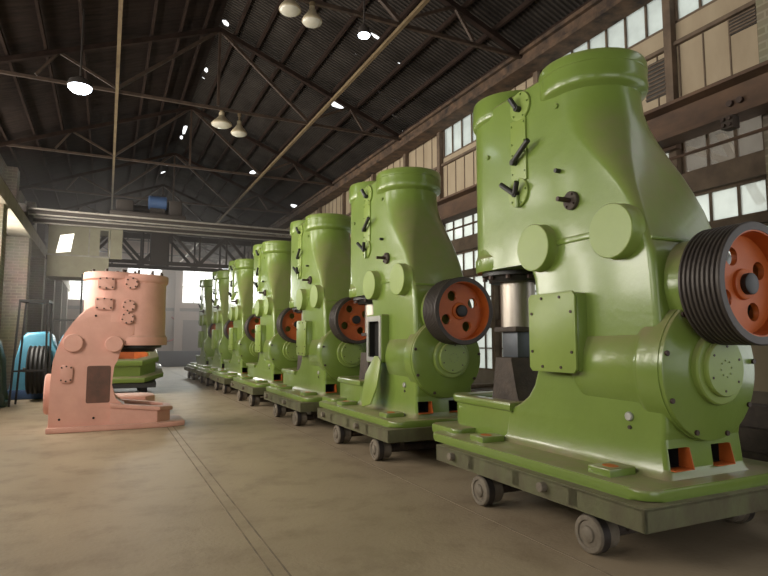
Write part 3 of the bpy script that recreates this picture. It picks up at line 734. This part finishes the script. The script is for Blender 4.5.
def side_hatch(t, closed=True):
    O = (HX, HY, HB); X = HX - 0.39
    y0, y1, z0, z1 = (3.33, 3.86, 1.165, 1.775) if closed else (3.40, 3.88, 1.13, 1.77)
    if closed:
        bm = nb(); box(bm, X - 0.10, X + 0.15, y0, y1 - 0.02, z0, z1, 0.02); c = obj('hatch_box', bm, 'green', t, O)
        bm = nb(); prism(bm, [(y0 + 0.03, z0 - 0.01), (y1 - 0.03, z0 - 0.01), (y1, z0 + 0.02), (y1, z1 - 0.02), (y1 - 0.03, z1 + 0.01), (y0 + 0.03, z1 + 0.01), (y0, z1 - 0.02), (y0, z0 + 0.02)], 'x', X - 0.10, X - 0.125, 0.004)
        p = obj('hatch_cover', bm, 'green_cover', t, O)
        for yy, zz in [(y0 + 0.04, z0 + .15), (y0 + 0.04, z1 - .15), (y1 - 0.04, z0 + .15), (y1 - 0.04, z1 - .15), (y0 + .16, z0 + .03), (y1 - .16, z0 + .03), (y0 + .16, z1 - .03), (y1 - .16, z1 - .03)]:
            bm = nb(); cyl(bm, (X - 0.12, yy, zz), (X - 0.133, yy, zz), 0.012, 8); obj('bolt', bm, 'bolt', p, O)
    else:
        plate('hatch_frame', rrect(y0, y1, z0, z1, 0.03), [rrect(y0 + 0.075, y1 - 0.075, z0 + 0.07, z1 - 0.09, 0.03)], 0.16, frame_mat((X - 0.02, 0, 0), (0, 1, 0), (0, 0, 1)), 'green', t, O)
        plate('hatch_gasket', rrect(y0 + 0.02, y1 - 0.02, z0 + 0.01, z1 - 0.02, 0.03), [rrect(y0 + 0.075, y1 - 0.075, z0 + 0.07, z1 - 0.09, 0.03)], 0.012, frame_mat((X - 0.106, 0, 0), (0, 1, 0), (0, 0, 1)), 'plug', t, O)
        bm = nb(); box(bm, X - 0.02, X + 0.0, y0 + 0.08, y1 - 0.08, z0 + 0.04, z1 - 0.06); obj('hatch_shade_panel', bm, 'hole_shade', t, O)  # dark panel on the casting stands in for the opening's shade
        a_ = (y0 + 0.075, y1 - 0.075, z0 + 0.07, z1 - 0.09)
        plate('opening_shade_lining', rrect(*a_, 0.03), [rrect(a_[0] + 0.006, a_[1] - 0.006, a_[2] + 0.006, a_[3] - 0.006, 0.027)], 0.15, frame_mat((X - 0.02, 0, 0), (0, 1, 0), (0, 0, 1)), 'hole_shade', t, O)  # near-black lining paints shade over the frame's inner sides

# --- cart
def make_cart(label):
    O = (HX, HY, 0)
    t = thing('transport_cart', label, 'cart', O, 'low steel carts under the hammers')
    x0, x1, y0, y1, z0, z1 = 2.86, 4.58, 2.46, 4.82, 0.285, HB
    bm = nb(); box(bm, x0, x1, y0, y1, z1 - 0.018, z1)
    box(bm, x0, x0 + 0.02, y0, y1, z0, z1 - 0.01); box(bm, x1 - 0.02, x1, y0, y1, z0, z1 - 0.01)
    box(bm, x0, x1, y0, y0 + 0.02, z0, z1 - 0.01); box(bm, x0, x1, y1 - 0.02, y1, z0, z1 - 0.01)
    for y in (3.0, 3.6, 4.2): box(bm, x0, x1, y, y + 0.08, z0 + 0.02, z1 - 0.01)
    f = obj('cart_frame', bm, 'cart', t, O)
    for y in (4.52, 3.32):
        bm = nb(); cyl(bm, (x0 + 0.01, y, 0.365), (x0 - 0.05, y, 0.365), 0.035, 16, 0.006); obj('side_pin', bm, 'wheel', f, O)
    for y in (4.22, 2.98):
        bm = nb(); cyl(bm, (3.0, y, 0.125), (4.44, y, 0.125), 0.045, 16); obj('axle', bm, 'rough_iron', t, O)
        for s in (-1, 1):
            bm = nb(); bar(bm, (HX + s * 0.46, y, 0.12), (HX + s * 0.46, y, 0.30), 0.06, 0.14); obj('axle_bracket', bm, 'rough_iron', t, O)
            xo = HX + s * 0.79
            bm = nb(); lathe(bm, (xo, y, 0.1265), (-s, 0, 0), [(0.05, -0.012), (0.055, 0.0), (0.085, 0.004), (0.09, -0.006), (0.115, -0.006), (0.123, 0.002), (0.125, 0.012), (0.125, 0.075), (0.108, 0.085), (0.108, 0.17), (0.09, 0.19), (0.04, 0.19)], 36)
            w = obj('wheel', bm, 'wheel', t, O)
            bm = nb(); lathe(bm, (xo, y, 0.1265), (-s, 0, 0), [(0.12, 0.012), (0.1265, 0.014), (0.1265, 0.073), (0.12, 0.075)], 36); obj('wheel_tread', bm, 'tread', w, O)
            bm = nb(); lathe(bm, (xo, y, 0.125), (s, 0, 0), [(0.045, -0.02), (0.045, 0.014), (0.03, 0.02), (0.0, 0.02)], 20); obj('wheel_hub', bm, 'wheel', w, O)
    return t

OFFS = [0, 3.33, 6.41, 9.65, 12.9, 15.9, 18.9]
XOFF = [0, -0.03, -0.06, -0.07, -0.06, -0.06, -0.075]
which = ['nearest the camera, largest in view',
         'second in the row, side hatch open, cover plate hanging below',
         'third in the row, just behind the open-hatch hammer',
         'fourth in the row, middle hammer of the seven',
         'fifth in the row, counted from the camera',
         'sixth in the row, last but one before the end wall',
         'at the far end of the row, nearest the end wall window']
wcart = ['nearest the camera, under the largest green hammer', 'second from the camera, under the open-hatch hammer', 'third from the camera', 'fourth from the camera, middle one of seven',
         'fifth from the camera', 'sixth from the camera', 'at the far end of the row']
proto = make_hammer('x')
cart0 = make_cart('x')
hammers = []
for i, off in enumerate(OFFS):
    h = proto if i == 0 else copy_tree(proto)
    k = cart0 if i == 0 else copy_tree(cart0)
    h.location = (HX + XOFF[i], HY + off, HB); k.location = (HX + XOFF[i], HY + off, 0)
    h['label'] = 'glossy green power hammer ' + which[i]
    k['label'] = 'low dusty green cart on iron wheels ' + wcart[i]
    h.scale = (1, 1, 1.0 if i == 0 else (0.984 if i < 3 else 0.99))
    hammers.append(h)
side_hatch(proto, True)
side_hatch(hammers[1], False)
closed_parts = [c for c in proto.children if c.name.split('.')[0] in ('hatch_box', 'hatch_cover')]
for h in hammers[2:]:
    for c in closed_parts: copy_tree(c, h)
# the open hatch's cover hangs below it on hammer two
bm = nb()
prism(bm, [(-0.24, 0.30), (-0.12, 0.36), (0.0, 0.36), (0.24, 0.10), (0.24, -0.28), (0.18, -0.36), (-0.10, -0.30), (-0.24, -0.05)], 'x', 0, 0.018, 0.004)
cp = obj('hanging_cover', bm, 'green_cover', hammers[1])
cp['label'] = 'loose hatch cover plate hanging below the open hatch'
cp.location = (3.15 - HX, 0.03, 0.88 - HB); cp.rotation_euler = (0, math.radians(9), 0); cp.scale = (1, 0.85, 0.95)

# ============================================================ PINK HAMMER (length along X)
PY = 10.25; PXO = 0.2
t = thing('power_hammer', 'pink primed power hammer standing alone on the floor at left, without a pulley', 'power hammer', (PXO, PY + 0.45, 0))
O = (PXO, PY + 0.45, 0)
P = lambda name, bm, m, par=None: obj(name, bm, m, par or t, O)
D0, D1 = PY, PY + 0.86
RC = 0.43
side = [(-0.75, 0.06), (-0.75, 0.44), (-0.74, 0.88), (-0.725, 1.08), (-0.68, 1.27), (-0.62, 1.44), (-0.53, 1.61), (-0.43, 1.76), (-0.31, 1.90), (-0.20, 1.96), (0.42, 1.96), (0.42, 1.50), (0.28, 1.45), (0.26, 1.32), (0.21, 1.21), (0.16, 1.10), (0.135, 1.0), (0.11, 0.69), (0.12, 0.58), (0.15, 0.48), (0.24, 0.40), (0.32, 0.37), (0.32, 0.06)]
bm = nb(); prism(bm, side, 'y', D0, D1, 0.025, 3); P('frame_casting', bm, 'pink')
yc = (D0 + D1) / 2
XA, XB = -0.35, 0.91
def turn(o_, dx=0): return [(p[1], yc + p[0], p[2]) for p in o_]
bm = nb(); loft(bm, [turn(outline(z, XA, RC - 0.001, XB, RC - 0.001, RC + 0.002)) for z in (1.70, 2.46)]); P('cylinder_block', bm, 'pink')
bm = nb(); lathe(bm, (0.485, yc, 0), (0, 0, 1), [(0.30, 1.33), (0.46, 1.33), (0.465, 1.35), (0.465, 1.46), (0.45, 1.48), (RC, 1.51), (RC, 1.9)], 48); P('ram_cylinder', bm, 'pink')
bm = nb(); lathe(bm, (0.485, yc, 0), (0, 0, 1), [(RC, 2.36), (RC + 0.02, 2.38), (RC + 0.03, 2.40), (RC + 0.03, 2.48), (RC + 0.02, 2.50), (0.2, 2.50)], 48); P('ram_collar', bm, 'pink')
bm = nb(); lathe(bm, (0.08, yc, 0), (0, 0, 1), [(RC, 2.38), (RC + 0.02, 2.40), (RC + 0.03, 2.41), (RC + 0.03, 2.50), (RC + 0.02, 2.52), (0.2, 2.52)], 48); P('compressor_collar', bm, 'pink')
bm = nb(); lathe(bm, (0.485, yc, 0), (0, 0, 1), [(0.38, 1.34), (0.38, 1.29), (0.30, 1.28), (0.26, 1.22), (0.1, 1.22)], 32); P('gland_ring', bm, 'black')
for cx, n in ((0.485, 10), (0.08, 9)):
    for i in range(n):
        a = 2 * PI * i / n + 0.2; p = (cx + 0.36 * math.cos(a), yc + 0.36 * math.sin(a))
        bm = nb(); cyl(bm, (p[0], p[1], 2.48), (p[0], p[1], 2.57), 0.022, 8); P('stud', bm, 'bolt')
def pcover(x0, x1, z0, z1, r, n):
    bm = nb(); prism(bm, rrect(x0, x1, z0, z1, r), 'y', D0 + 0.02, D0 - 0.045, 0.006); c = P('side_cover', bm, 'pink')
    for i in range(n):
        u, v = [(0.12, 0.15), (0.5, 0.08), (0.88, 0.15), (0.88, 0.85), (0.5, 0.92), (0.12, 0.85)][i % 6]
        bm = nb(); x, z = x0 + (x1 - x0) * u, z0 + (z1 - z0) * v; cyl(bm, (x, D0 - 0.04, z), (x, D0 - 0.056, z), 0.013, 8); P('bolt', bm, 'bolt', c)
pcover(-0.15, 0.09, 2.23, 2.42, 0.02, 6); pcover(-0.18, 0.08, 1.90, 2.09, 0.02, 6); pcover(-0.62, -0.45, 0.76, 1.03, 0.05, 6)
for x, z, r in ((0.34, 2.34, 0.10), (0.31, 1.97, 0.10), (0.30, 1.77, 0.10)):
    bm = nb(); cyl(bm, (x, D0 + 0.16, z), (x, D0 - 0.05, z), r, 28, 0.006); c = P('side_cover', bm, 'pink')
    dial_bolts(c, O, (x, D0 - 0.05, z), r * 0.8, 6, 'y', 0.013, 0.3, 'bolt', 0.012)
for x, z, r in ((-0.46, 1.37, 0.14), (0.12, 1.355, 0.13)):
    bm = nb(); cyl(bm, (x, D0 + 0.02, z), (x, D0 - 0.07, z), r, 36, 0.008); P('side_boss', bm, 'pink')
bm = nb(); prism(bm, rrect(-0.25, 0.09, 0.43, 1.01, 0.03), 'y', D0 + 0.01, D0 - 0.004); P('inspection_opening_stand_in', bm, 'pink_dark')  # flat darker panel in place of a cut opening
for x, z in ((-0.60, 0.20), (-0.13, 0.20), (0.13, 0.14), (-0.16, 1.80)):
    bm = nb(); cyl(bm, (x, D0 + 0.01, z), (x, D0 - 0.01, z), 0.018, 10); P('tapped_hole_shade', bm, 'hole_shade')
# base and hollow anvil bed
BY0, BY1 = PY - 0.08, PY + 0.96
bm = nb(); prism(bm, [(-0.77, BY0), (1.0, BY0), (1.24, BY0 + 0.12), (1.24, BY1 - 0.12), (1.0, BY1), (-0.77, BY1)], 'z', 0.0, 0.085, 0.015); P('base_flange', bm, 'pink')
ob = [(0.25, PY - 0.03), (0.80, PY - 0.03), (1.02, PY + 0.22), (1.02, PY + 0.66), (0.80, PY + 0.86), (0.25, PY + 0.86)]
ib = [(0.18, PY + 0.09), (0.74, PY + 0.09), (0.92, PY + 0.28), (0.92, PY + 0.60), (0.74, PY + 0.76), (0.18, PY + 0.76)]
ob2 = [(0.10, y) if x < 0.3 else (x, y) for x, y in ob]
plate('anvil_bed', ob2, [ib], 0.30, Matrix.Translation((0, 0, 0.22)), 'pink', t, O)
lb_ = [(x + (0.035 if x > 0.3 else 0), y + (0.03 if y > PY + 0.4 else -0.03)) for x, y in ob2]
plate('anvil_bed_lip', lb_, [ib], 0.045, Matrix.Translation((0, 0, 0.385)), 'pink', t, O, 0.01)
for o_ in t.children:
    if o_.name.startswith('anvil_bed'):
        for v in o_.data.vertices:
            if v.co.z > 0.15: v.co.z -= max(0.0, v.co.x + O[0] - 0.1) * 0.11
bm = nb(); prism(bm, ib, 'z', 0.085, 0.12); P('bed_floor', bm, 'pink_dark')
bm = nb(); lathe(bm, (0, yc, 0.56), (1, 0, 0), [(0.30, -0.84), (0.32, -0.82), (0.32, -0.73)], 40); gc = P('gear_cover', bm, 'pink')

# ============================================================ THINGS BEHIND THE PINK HAMMER
bm = nb(); prism(bm, [(0.0, 12.0), (0.72, 12.0), (0.90, 12.2), (0.90, 12.7), (0.7, 12.9), (0.0, 12.9)], 'z', 0.0, 0.36, 0.03)
tag(obj('cast_block', bm, 'pink'), 'low pink casting lying on the floor just behind the pink hammer', 'casting')

# green bed casting on a dark low pallet
t = thing('bed_casting', 'green hollow machine bed with an orange inside behind the pink hammer', 'machine part', (0.55, 17.5, 0.0))
O = (0.55, 17.5, 0.42)
t.location = (0.55, 17.5, 0.475); t.rotation_euler = (0.20, 0, 0)
out = [(-0.1, 16.7), (0.9, 16.7), (1.35, 17.2), (1.35, 18.1), (0.9, 18.6), (-0.1, 18.6)]
bm = nb(); prism(bm, [(0.4 + (x - 0.4) * 1.12, 17.65 + (y - 17.65) * 1.1) for x, y in out], 'z', 0.42, 0.56, 0.03); obj('base_flange', bm, 'green', t, O)
inn = [(0.4 + (x - 0.4) * 0.72, 17.65 + (y - 17.65) * 0.72) for x, y in out]
up = [(0.4 + (x - 0.4) * 0.9, 17.65 + (y - 17.65) * 0.9) for x, y in out]
plate('bed_wall', up, [inn], 0.34, Matrix.Translation((0, 0, 0.73)), 'green', t, O)
plate('bed_lip', [(0.4 + (x - 0.4) * 0.98, 17.65 + (y - 17.65) * 0.98) for x, y in out], [inn], 0.10, Matrix.Translation((0, 0, 0.92)), 'green', t, O, 0.03)
inn2 = [(0.4 + (x - 0.4) * 0.69, 17.65 + (y - 17.65) * 0.69) for x, y in out]
plate('bed_lining', [(0.4 + (x - 0.4) * 0.715, 17.65 + (y - 17.65) * 0.715) for x, y in out], [inn2], 0.36, Matrix.Translation((0, 0, 0.76)), 'orange', t, O)
t = thing('trolley', 'dark low trolley with black wheels under the green hollow machine bed', 'trolley', (0.4, 17.6, 0))
O = (0.4, 17.6, 0)
bm = nb(); prism(bm, [(16.65, 0.17), (18.5, 0.17), (18.5, 0.655), (16.65, 0.285)], 'x', -0.15, 1.25); obj('trolley_frame', bm, 'black', t, O)
for x in (0.1, 0.95):
    for y in (16.95, 18.1):
        bm = nb(); cyl(bm, (x - 0.1, y, 0.11), (x + 0.1, y, 0.11), 0.11, 24, 0.02); obj('wheel', bm, 'rubber', t, O)
    bm = nb(); cyl(bm, (x, 16.95, 0.11), (x, 18.1, 0.11), 0.04, 12); bar(bm, (x, 17.5, 0.08), (x, 17.5, 0.2), 0.12); obj('axle', bm, 'black', t, O)

# blue machine with a black belt wheel, behind the black rack
t = thing('blue_machine', 'light blue machine with rounded hood behind the black metal rack at left', 'machine', (-1.25, 16.7, 0))
t.scale = (0.9, 0.9, 0.9)
O = (-1.35, 19.6, 0)
bm = nb(); prism(bm, [(-2.28, 0), (-2.15, 1.0), (-2.02, 1.65), (-1.88, 1.78), (-1.42, 1.82), (-1.3, 1.70), (-1.15, 1.2), (-1.0, 0)], 'y', 19.3, 20.3, 0.08, 3); obj('machine_body', bm, 'blue', t, O)
bm = nb(); prism(bm, [(-1.2, 0.3), (-1.15, 1.5), (-1.05, 1.72), (-0.55, 1.78), (-0.4, 1.6), (-0.4, 0.3)], 'y', 19.5, 20.2, 0.06, 3); obj('machine_hood', bm, 'blue', t, O)
bm = nb(); box(bm, -2.3, -0.3, 19.25, 20.35, 0.0, 0.25, 0.03); obj('machine_plinth', bm, 'blue_dark', t, O)
bm = nb(); cyl(bm, (-1.9, 18.9, 0.80), (-1.0, 18.9, 0.80), 0.06, 16); obj('shaft', bm, 'black', t, O)
bm = nb(); lathe(bm, (-1.78, 18.9, 0.80), (1, 0, 0), [(0.2, 0), (0.60, 0), (0.64, 0.03), (0.61, 0.08), (0.64, 0.13), (0.61, 0.18), (0.64, 0.23), (0.61, 0.28), (0.64, 0.33), (0.61, 0.38), (0.64, 0.43), (0.60, 0.46), (0.2, 0.46)], 40); w = obj('belt_wheel', bm, 'rubber', t, O)
bm = nb(); lathe(bm, (-1.36, 18.9, 0.80), (1, 0, 0), [(0.52, 0), (0.50, 0.10), (0.12, 0.10), (0.10, 0.18), (0, 0.18)], 32); obj('wheel_disc', bm, 'black', w, O)
bm = nb(); bar(bm, (-1.08, 18.9, 0), (-1.08, 18.9, 0.80), 0.10, 0.2); obj('wheel_stand', bm, 'black', t, O)

t = thing('metal_rack', 'tall black square-tube rack standing before the blue machine', 'rack', (-1.45, 15.0, 0))
O = (-1.45, 15.0, 0)
YA, YB = 14.75, 15.25
for x, y in ((-1.80, YA), (-1.74, YB), (-1.14, YA), (-1.10, YB)):
    bm = nb(); bar(bm, (x - 0.02, y, 0), (x + (0.08 if x < -1.5 else -0.06), y, 2.28), 0.04); obj('leg', bm, 'black', t, O)
bm = nb()
for a_, b_ in (((-1.72, YA), (-1.20, YA)), ((-1.66, YB), (-1.16, YB)), ((-1.72, YA), (-1.66, YB)), ((-1.20, YA), (-1.16, YB))):
    bar(bm, (*a_, 2.28), (*b_, 2.28), 0.05)
obj('top_frame', bm, 'black', t, O)
for y, x in ((YA, -1.79), (YB, -1.73)):
    bm = nb(); bar(bm, (x, y, 0.75), (x + 0.62, y, 0.75), 0.035); obj('cross_rail', bm, 'black', t, O)
t = thing('guard_rail', 'thin black guard rail frame rising behind the pink hammer at left', 'rail', (-1.0, 18.4, 0))
O = (-1.0, 18.4, 0)
for x in (-1.35, -0.68):
    bm = nb(); bar(bm, (x, 18.45, 0), (x, 18.45, 2.0 if x < -1 else 3.3), 0.05); obj('post', bm, 'black', t, O)
bm = nb(); bar(bm, (-1.35, 18.45, 1.98), (-0.5, 18.45, 1.98), 0.05); obj('top_rail', bm, 'black', t, O)

t = thing('teal_machine', 'dark teal machine with a sloping shoulder cut by the left edge of the photo', 'machine', (-2.3, 14.85, 0))
O = (-2.3, 14.85, 0)
bm = nb(); prism(bm, [(-2.62, 0), (-2.60, 1.3), (-2.5, 1.62), (-2.25, 1.62), (-2.08, 1.40), (-1.97, 1.0), (-1.93, 0.35), (-1.93, 0.12), (-1.88, 0.10), (-1.88, 0)], 'y', 14.64, 15.2, 0.05, 3); obj('machine_body', bm, 'teal', t, O)
bm = nb(); cyl(bm, (-2.2, 14.62, 0.75), (-2.2, 14.66, 0.75), 0.2, 32, 0.01); obj('machine_cover', bm, 'teal', t, O)

# end of hall
bm = nb(); box(bm, 2.5, 5.5, 34.0, 34.12, 0, 0.85, 0.02); tag(obj('low_barrier', bm, 'navy'), 'dark navy sheet barrier low across the far end of the hall', 'barrier')
bm = nb()
tube(bm, [(3.45 + 0.55 * math.cos(a), 37.9, 3.0 - 0.85 + 0.75 * math.sin(a)) for a in [-1.7 + 0.3 * i for i in range(11)]], 0.05, 8)
tag(obj('hose', bm, 'red'), 'red hose hanging in a loop on the end wall', 'hose')

# steel sections stacked by the right wall
stack = [(5.35, 0.0, 'lowest nearest the hammers'), (5.62, 0.0, 'lowest in the middle'), (5.9, 0.0, 'lowest by the wall'), (5.38, 0.2, 'second layer nearest the hammers'), (5.66, 0.2, 'second layer in the middle'), (5.94, 0.2, 'second layer by the wall'),
         (5.46, 0.4, 'third layer nearest the hammers'), (5.76, 0.4, 'third layer by the wall'), (5.6, 0.6, 'topmost of the pile')]
for ya, yb, nm in ((1.2, 6.8, 'near'), (7.5, 13.0, 'far')):
    for x, z, lb in stack:
        if nm == 'far' and z > 0.5: continue
        j = random.uniform(-0.25, 0.25)
        bm = nb(); prism(bm, [(x - 0.11, z), (x + 0.11, z), (x + 0.11, z + 0.03), (x - 0.07, z + 0.045), (x - 0.07, z + 0.155), (x + 0.11, z + 0.17), (x + 0.11, z + 0.2), (x - 0.11, z + 0.2)], 'y', ya + j, yb + j)
        tag(obj('steel_channel', bm, 'rough_iron'), 'dark steel channel in the %s pile by the right wall, %s' % (nm, lb), 'steel channel', 'steel channels piled by the right wall')
for y, lb in ((2.2, 'short weathered timber plank lying across the near steel pile'), (8.3, 'weathered timber plank across the steel pile, seen past the anvil of the nearest hammer'), ):
    z = 0.8 if y < 5 else 0.6
    bm = nb(); box(bm, 5.3, 6.2, y, y + 0.25, z, z + 0.06, 0.006); tag(obj('timber_plank', bm, 'wood'), lb, 'plank')

# ============================================================ OVERHEAD CRANES
t = thing('overhead_crane', 'overhead crane bridge of two pale girders spanning the hall, nearer of two', 'crane', (2.0, 17.9, 4.68))
O = (2.0, 17.0, 4.68)
for y in (16.5, 17.7):
    bm = nb(); box(bm, -2.0, 6.15, y + 0.03, y + 0.10, 4.74, 4.84, 0.01); g = obj('bridge_girder', bm, 'crane', t, O)
    bm = nb(); box(bm, -2.0, 6.15, y, y + 0.13, 4.84, 4.89, 0.008); obj('girder_flange', bm, 'pale_steel', g, O)
    bm = nb(); box(bm, -2.0, 6.15, y + 0.01, y + 0.12, 4.71, 4.74, 0.006); obj('girder_flange', bm, 'pale_steel', g, O)
for x in (-2.07, 6.2):
    bm = nb(); box(bm, x - 0.1, x + 0.1, 16.2, 18.1, 4.70, 4.92, 0.02); obj('end_carriage', bm, 'crane', t, O)
    for y in (16.4, 17.9):
        bm = nb(); cyl(bm, (x - 0.05, y, 4.78 if x < 0 else 4.53), (x + 0.05, y, 4.78 if x < 0 else 4.53), 0.1 if x < 0 else 0.24, 20); obj('wheel', bm, 'crane', t, O)
t = thing('hoist', 'dark hoist trolley with a blue motor on the near crane bridge', 'hoist', (1.05, 18.0, 4.89))
O = (2.0, 17.1, 4.93)
bm = nb(); box(bm, 0.9, 2.9, 16.45, 17.85, 4.93, 5.05, 0.02); obj('trolley_frame', bm, 'crane', t, O)
bm = nb(); cyl(bm, (1.9, 16.9, 5.45), (2.4, 16.9, 5.45), 0.2, 24, 0.02); obj('motor', bm, 'blue_dark', t, O)
bm = nb(); cyl(bm, (1.1, 17.3, 5.22), (2.7, 17.3, 5.22), 0.2, 24, 0.02); obj('rope_drum', bm, 'crane', t, O)
for q in ((2.45, 2.8, 16.6, 17.1, 5.04, 5.5), (1.05, 1.5, 16.6, 17.1, 5.04, 5.4)):
    bm = nb(); box(bm, *q, 0.02); obj('gearbox', bm, 'crane', t, O)
bm = nb(); box(bm, 1.95, 2.35, 16.8, 17.0, 5.0, 5.3); obj('motor_mount', bm, 'crane', t, O)

t = thing('overhead_crane', 'dark lattice overhead crane with a grey-green operator cab, behind the nearer pale crane', 'crane', (2.0, 22.5, 4.4))
O = (2.0, 22.5, 4.4)
for y in (22.0, 23.4):
    bm = nb(); box(bm, -1.9, 5.95, y - 0.07, y + 0.07, 5.25, 5.45); box(bm, -1.9, 5.95, y - 0.06, y + 0.06, 4.12, 4.25); obj('lattice_chord', bm, 'crane', t, O)
    n = 8
    for i in range(n):
        x0 = -1.85 + 7.75 * i / n; x1 = -1.85 + 7.75 * (i + 1) / n
        bm = nb(); bar(bm, (x0, y, 5.3 if i % 2 == 0 else 4.2), (x1, y, 4.2 if i % 2 == 0 else 5.3), 0.10); obj('lattice_web', bm, 'crane', t, O)
        bm = nb(); bar(bm, (x1, y, 4.2), (x1, y, 5.3), 0.06); obj('lattice_web', bm, 'crane', t, O)
for x in (-2.07, 6.2):
    bm = nb(); box(bm, x - 0.12, x + 0.12, 21.7, 23.7, 4.69 if x < 0 else 4.275, 5.3, 0.02); obj('end_carriage', bm, 'crane', t, O)
bm = nb(); box(bm, 1.3, 1.9, 21.8, 22.3, 4.1, 5.6, 0.02); obj('crab_winch', bm, 'crane', t, O)

ya, yb = 20.2, 21.5
bm = nb(); box(bm, -1.72, 0.35, ya, yb, 3.38, 3.44); box(bm, -1.72, -1.68, ya, yb, 3.42, 4.0); box(bm, -1.72, 0.35, ya, yb, 4.93, 4.97); cabo = obj('operator_cab', bm, 'cab', t, O)
m4 = frame_mat((0, ya, 0), (1, 0, 0), (0, 0, 1))
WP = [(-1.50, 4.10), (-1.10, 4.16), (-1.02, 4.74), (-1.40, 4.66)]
plate('front_panel', [(-1.72, 3.42), (-0.02, 3.42), (-0.02, 4.95), (-1.72, 4.95)], [[(-0.30, 4.05), (-0.06, 4.05), (-0.06, 4.9), (-0.30, 4.9)], WP], 0.04, m4, 'cab', cabo, O)
plate('cab_sun_patch', WP, [], 0.01, m4, 'sunpatch', cabo, O)  # emissive pane paints a sun patch on the cab, not a window
bm = nb(); box(bm, 0.0, 0.35, ya - 0.02, ya + 0.02, 4.0, 4.95); obj('side_panel', bm, 'cab', cabo, O)
bm = nb(); box(bm, -1.75, 0.02, ya - 0.04, ya, 4.02, 4.07); box(bm, -0.62, -0.58, ya - 0.03, ya, 4.05, 4.95); obj('panel_trim', bm, 'pale_steel', cabo, O)
for x in (-1.6, 0.25):
    bm = nb(); bar(bm, (x, 21.4, 4.95), (x, 22.0, 5.35), 0.08); obj('hanger', bm, 'crane', cabo, O)

# ============================================================ LAMPS
def pendant(x, y, z, drop, label, r, tilt=0.0):
    t = thing('pendant_lamp', label, 'lamp', (x, y, z), 'pendant lamps below the roof trusses')
    bm = nb(); lathe(bm, (0, 0, 0), (0, 0, 1), [(r * 0.96, 0.0), (r, 0.01), (r * 0.98, 0.03), (r * 0.80, 0.075), (r * 0.52, 0.13), (r * 0.34, 0.18), (r * 0.26, 0.20), (r * 0.26, 0.27), (0.02, 0.29)], 36); obj('lamp_shade', bm, 'cream', t)
    bm = nb(); lathe(bm, (0, 0, 0), (0, 0, -1), [(r * 0.95, -0.005), (r * 0.85, 0.02), (r * 0.55, 0.042), (r * 0.2, 0.05), (0, 0.05)], 32); obj('lens', bm, 'bulb', t)
    bm = nb(); cyl(bm, (0, 0, 0.27), (0, 0, drop), 0.018, 8); cyl(bm, (0, 0, drop - 0.06), (0, 0, drop), 0.04, 10); obj('stem', bm, 'rod', t)
    t.rotation_euler = (0, tilt, 0)
    return t
zc = ZE - 0.095
pendant(2.12, 7.43, 5.96, zc - 5.95, 'cream bell lamp at the top edge of the photo, left of the near pair', 0.155)
pendant(2.44, 7.43, 5.87, zc - 5.86, 'cream bell lamp with rusty neck near the top edge, right of the near pair', 0.145)
pendant(1.98, 11.9, 5.85, zc - 5.85, 'wide cream bell lamp left of the far pair below the truss', 0.21)
pendant(2.34, 11.9, 5.72, zc - 5.72, 'narrower cream bell lamp right of the far pair below the truss', 0.17)
def highbay(px, py, z, label, r):
    rr = ray(px, py); s = (z - CAM_H) / rr.z; x, y = rr.x * s, rr.y * s
    t = thing('highbay_lamp', label, 'lamp', (x, y, z), 'lit round lamps under the roof')
    bm = nb(); lathe(bm, (0, 0, 0), (0, 0, 1), [(r, 0), (r * 1.06, 0.01), (r * 0.9, 0.10), (r * 0.3, 0.16), (0, 0.16)], 32); obj('lamp_housing', bm, 'crane', t)
    bm = nb(); lathe(bm, (0, 0, 0), (0, 0, -1), [(r * 0.97, 0.0), (r * 0.93, r * 0.2), (r * 0.7, r * 0.42), (r * 0.35, r * 0.55), (0, r * 0.6)], 32); obj('lamp_disc', bm, 'lit', t)
    zr = ZR - 0.05 - (ZR - ZE) / (XR - XM) * abs(x - XM)
    bm = nb(); cyl(bm, (0, 0, 0.15), (0, 0, zr - z - 0.08), 0.015, 8); obj('stem', bm, 'crane', t)
highbay(80, 87, 5.6, 'brightly lit white round lamp under the roof at upper left', 0.185)
highbay(364, 35, 5.7, 'small brightly lit bluish round lamp under the right roof slope', 0.085)
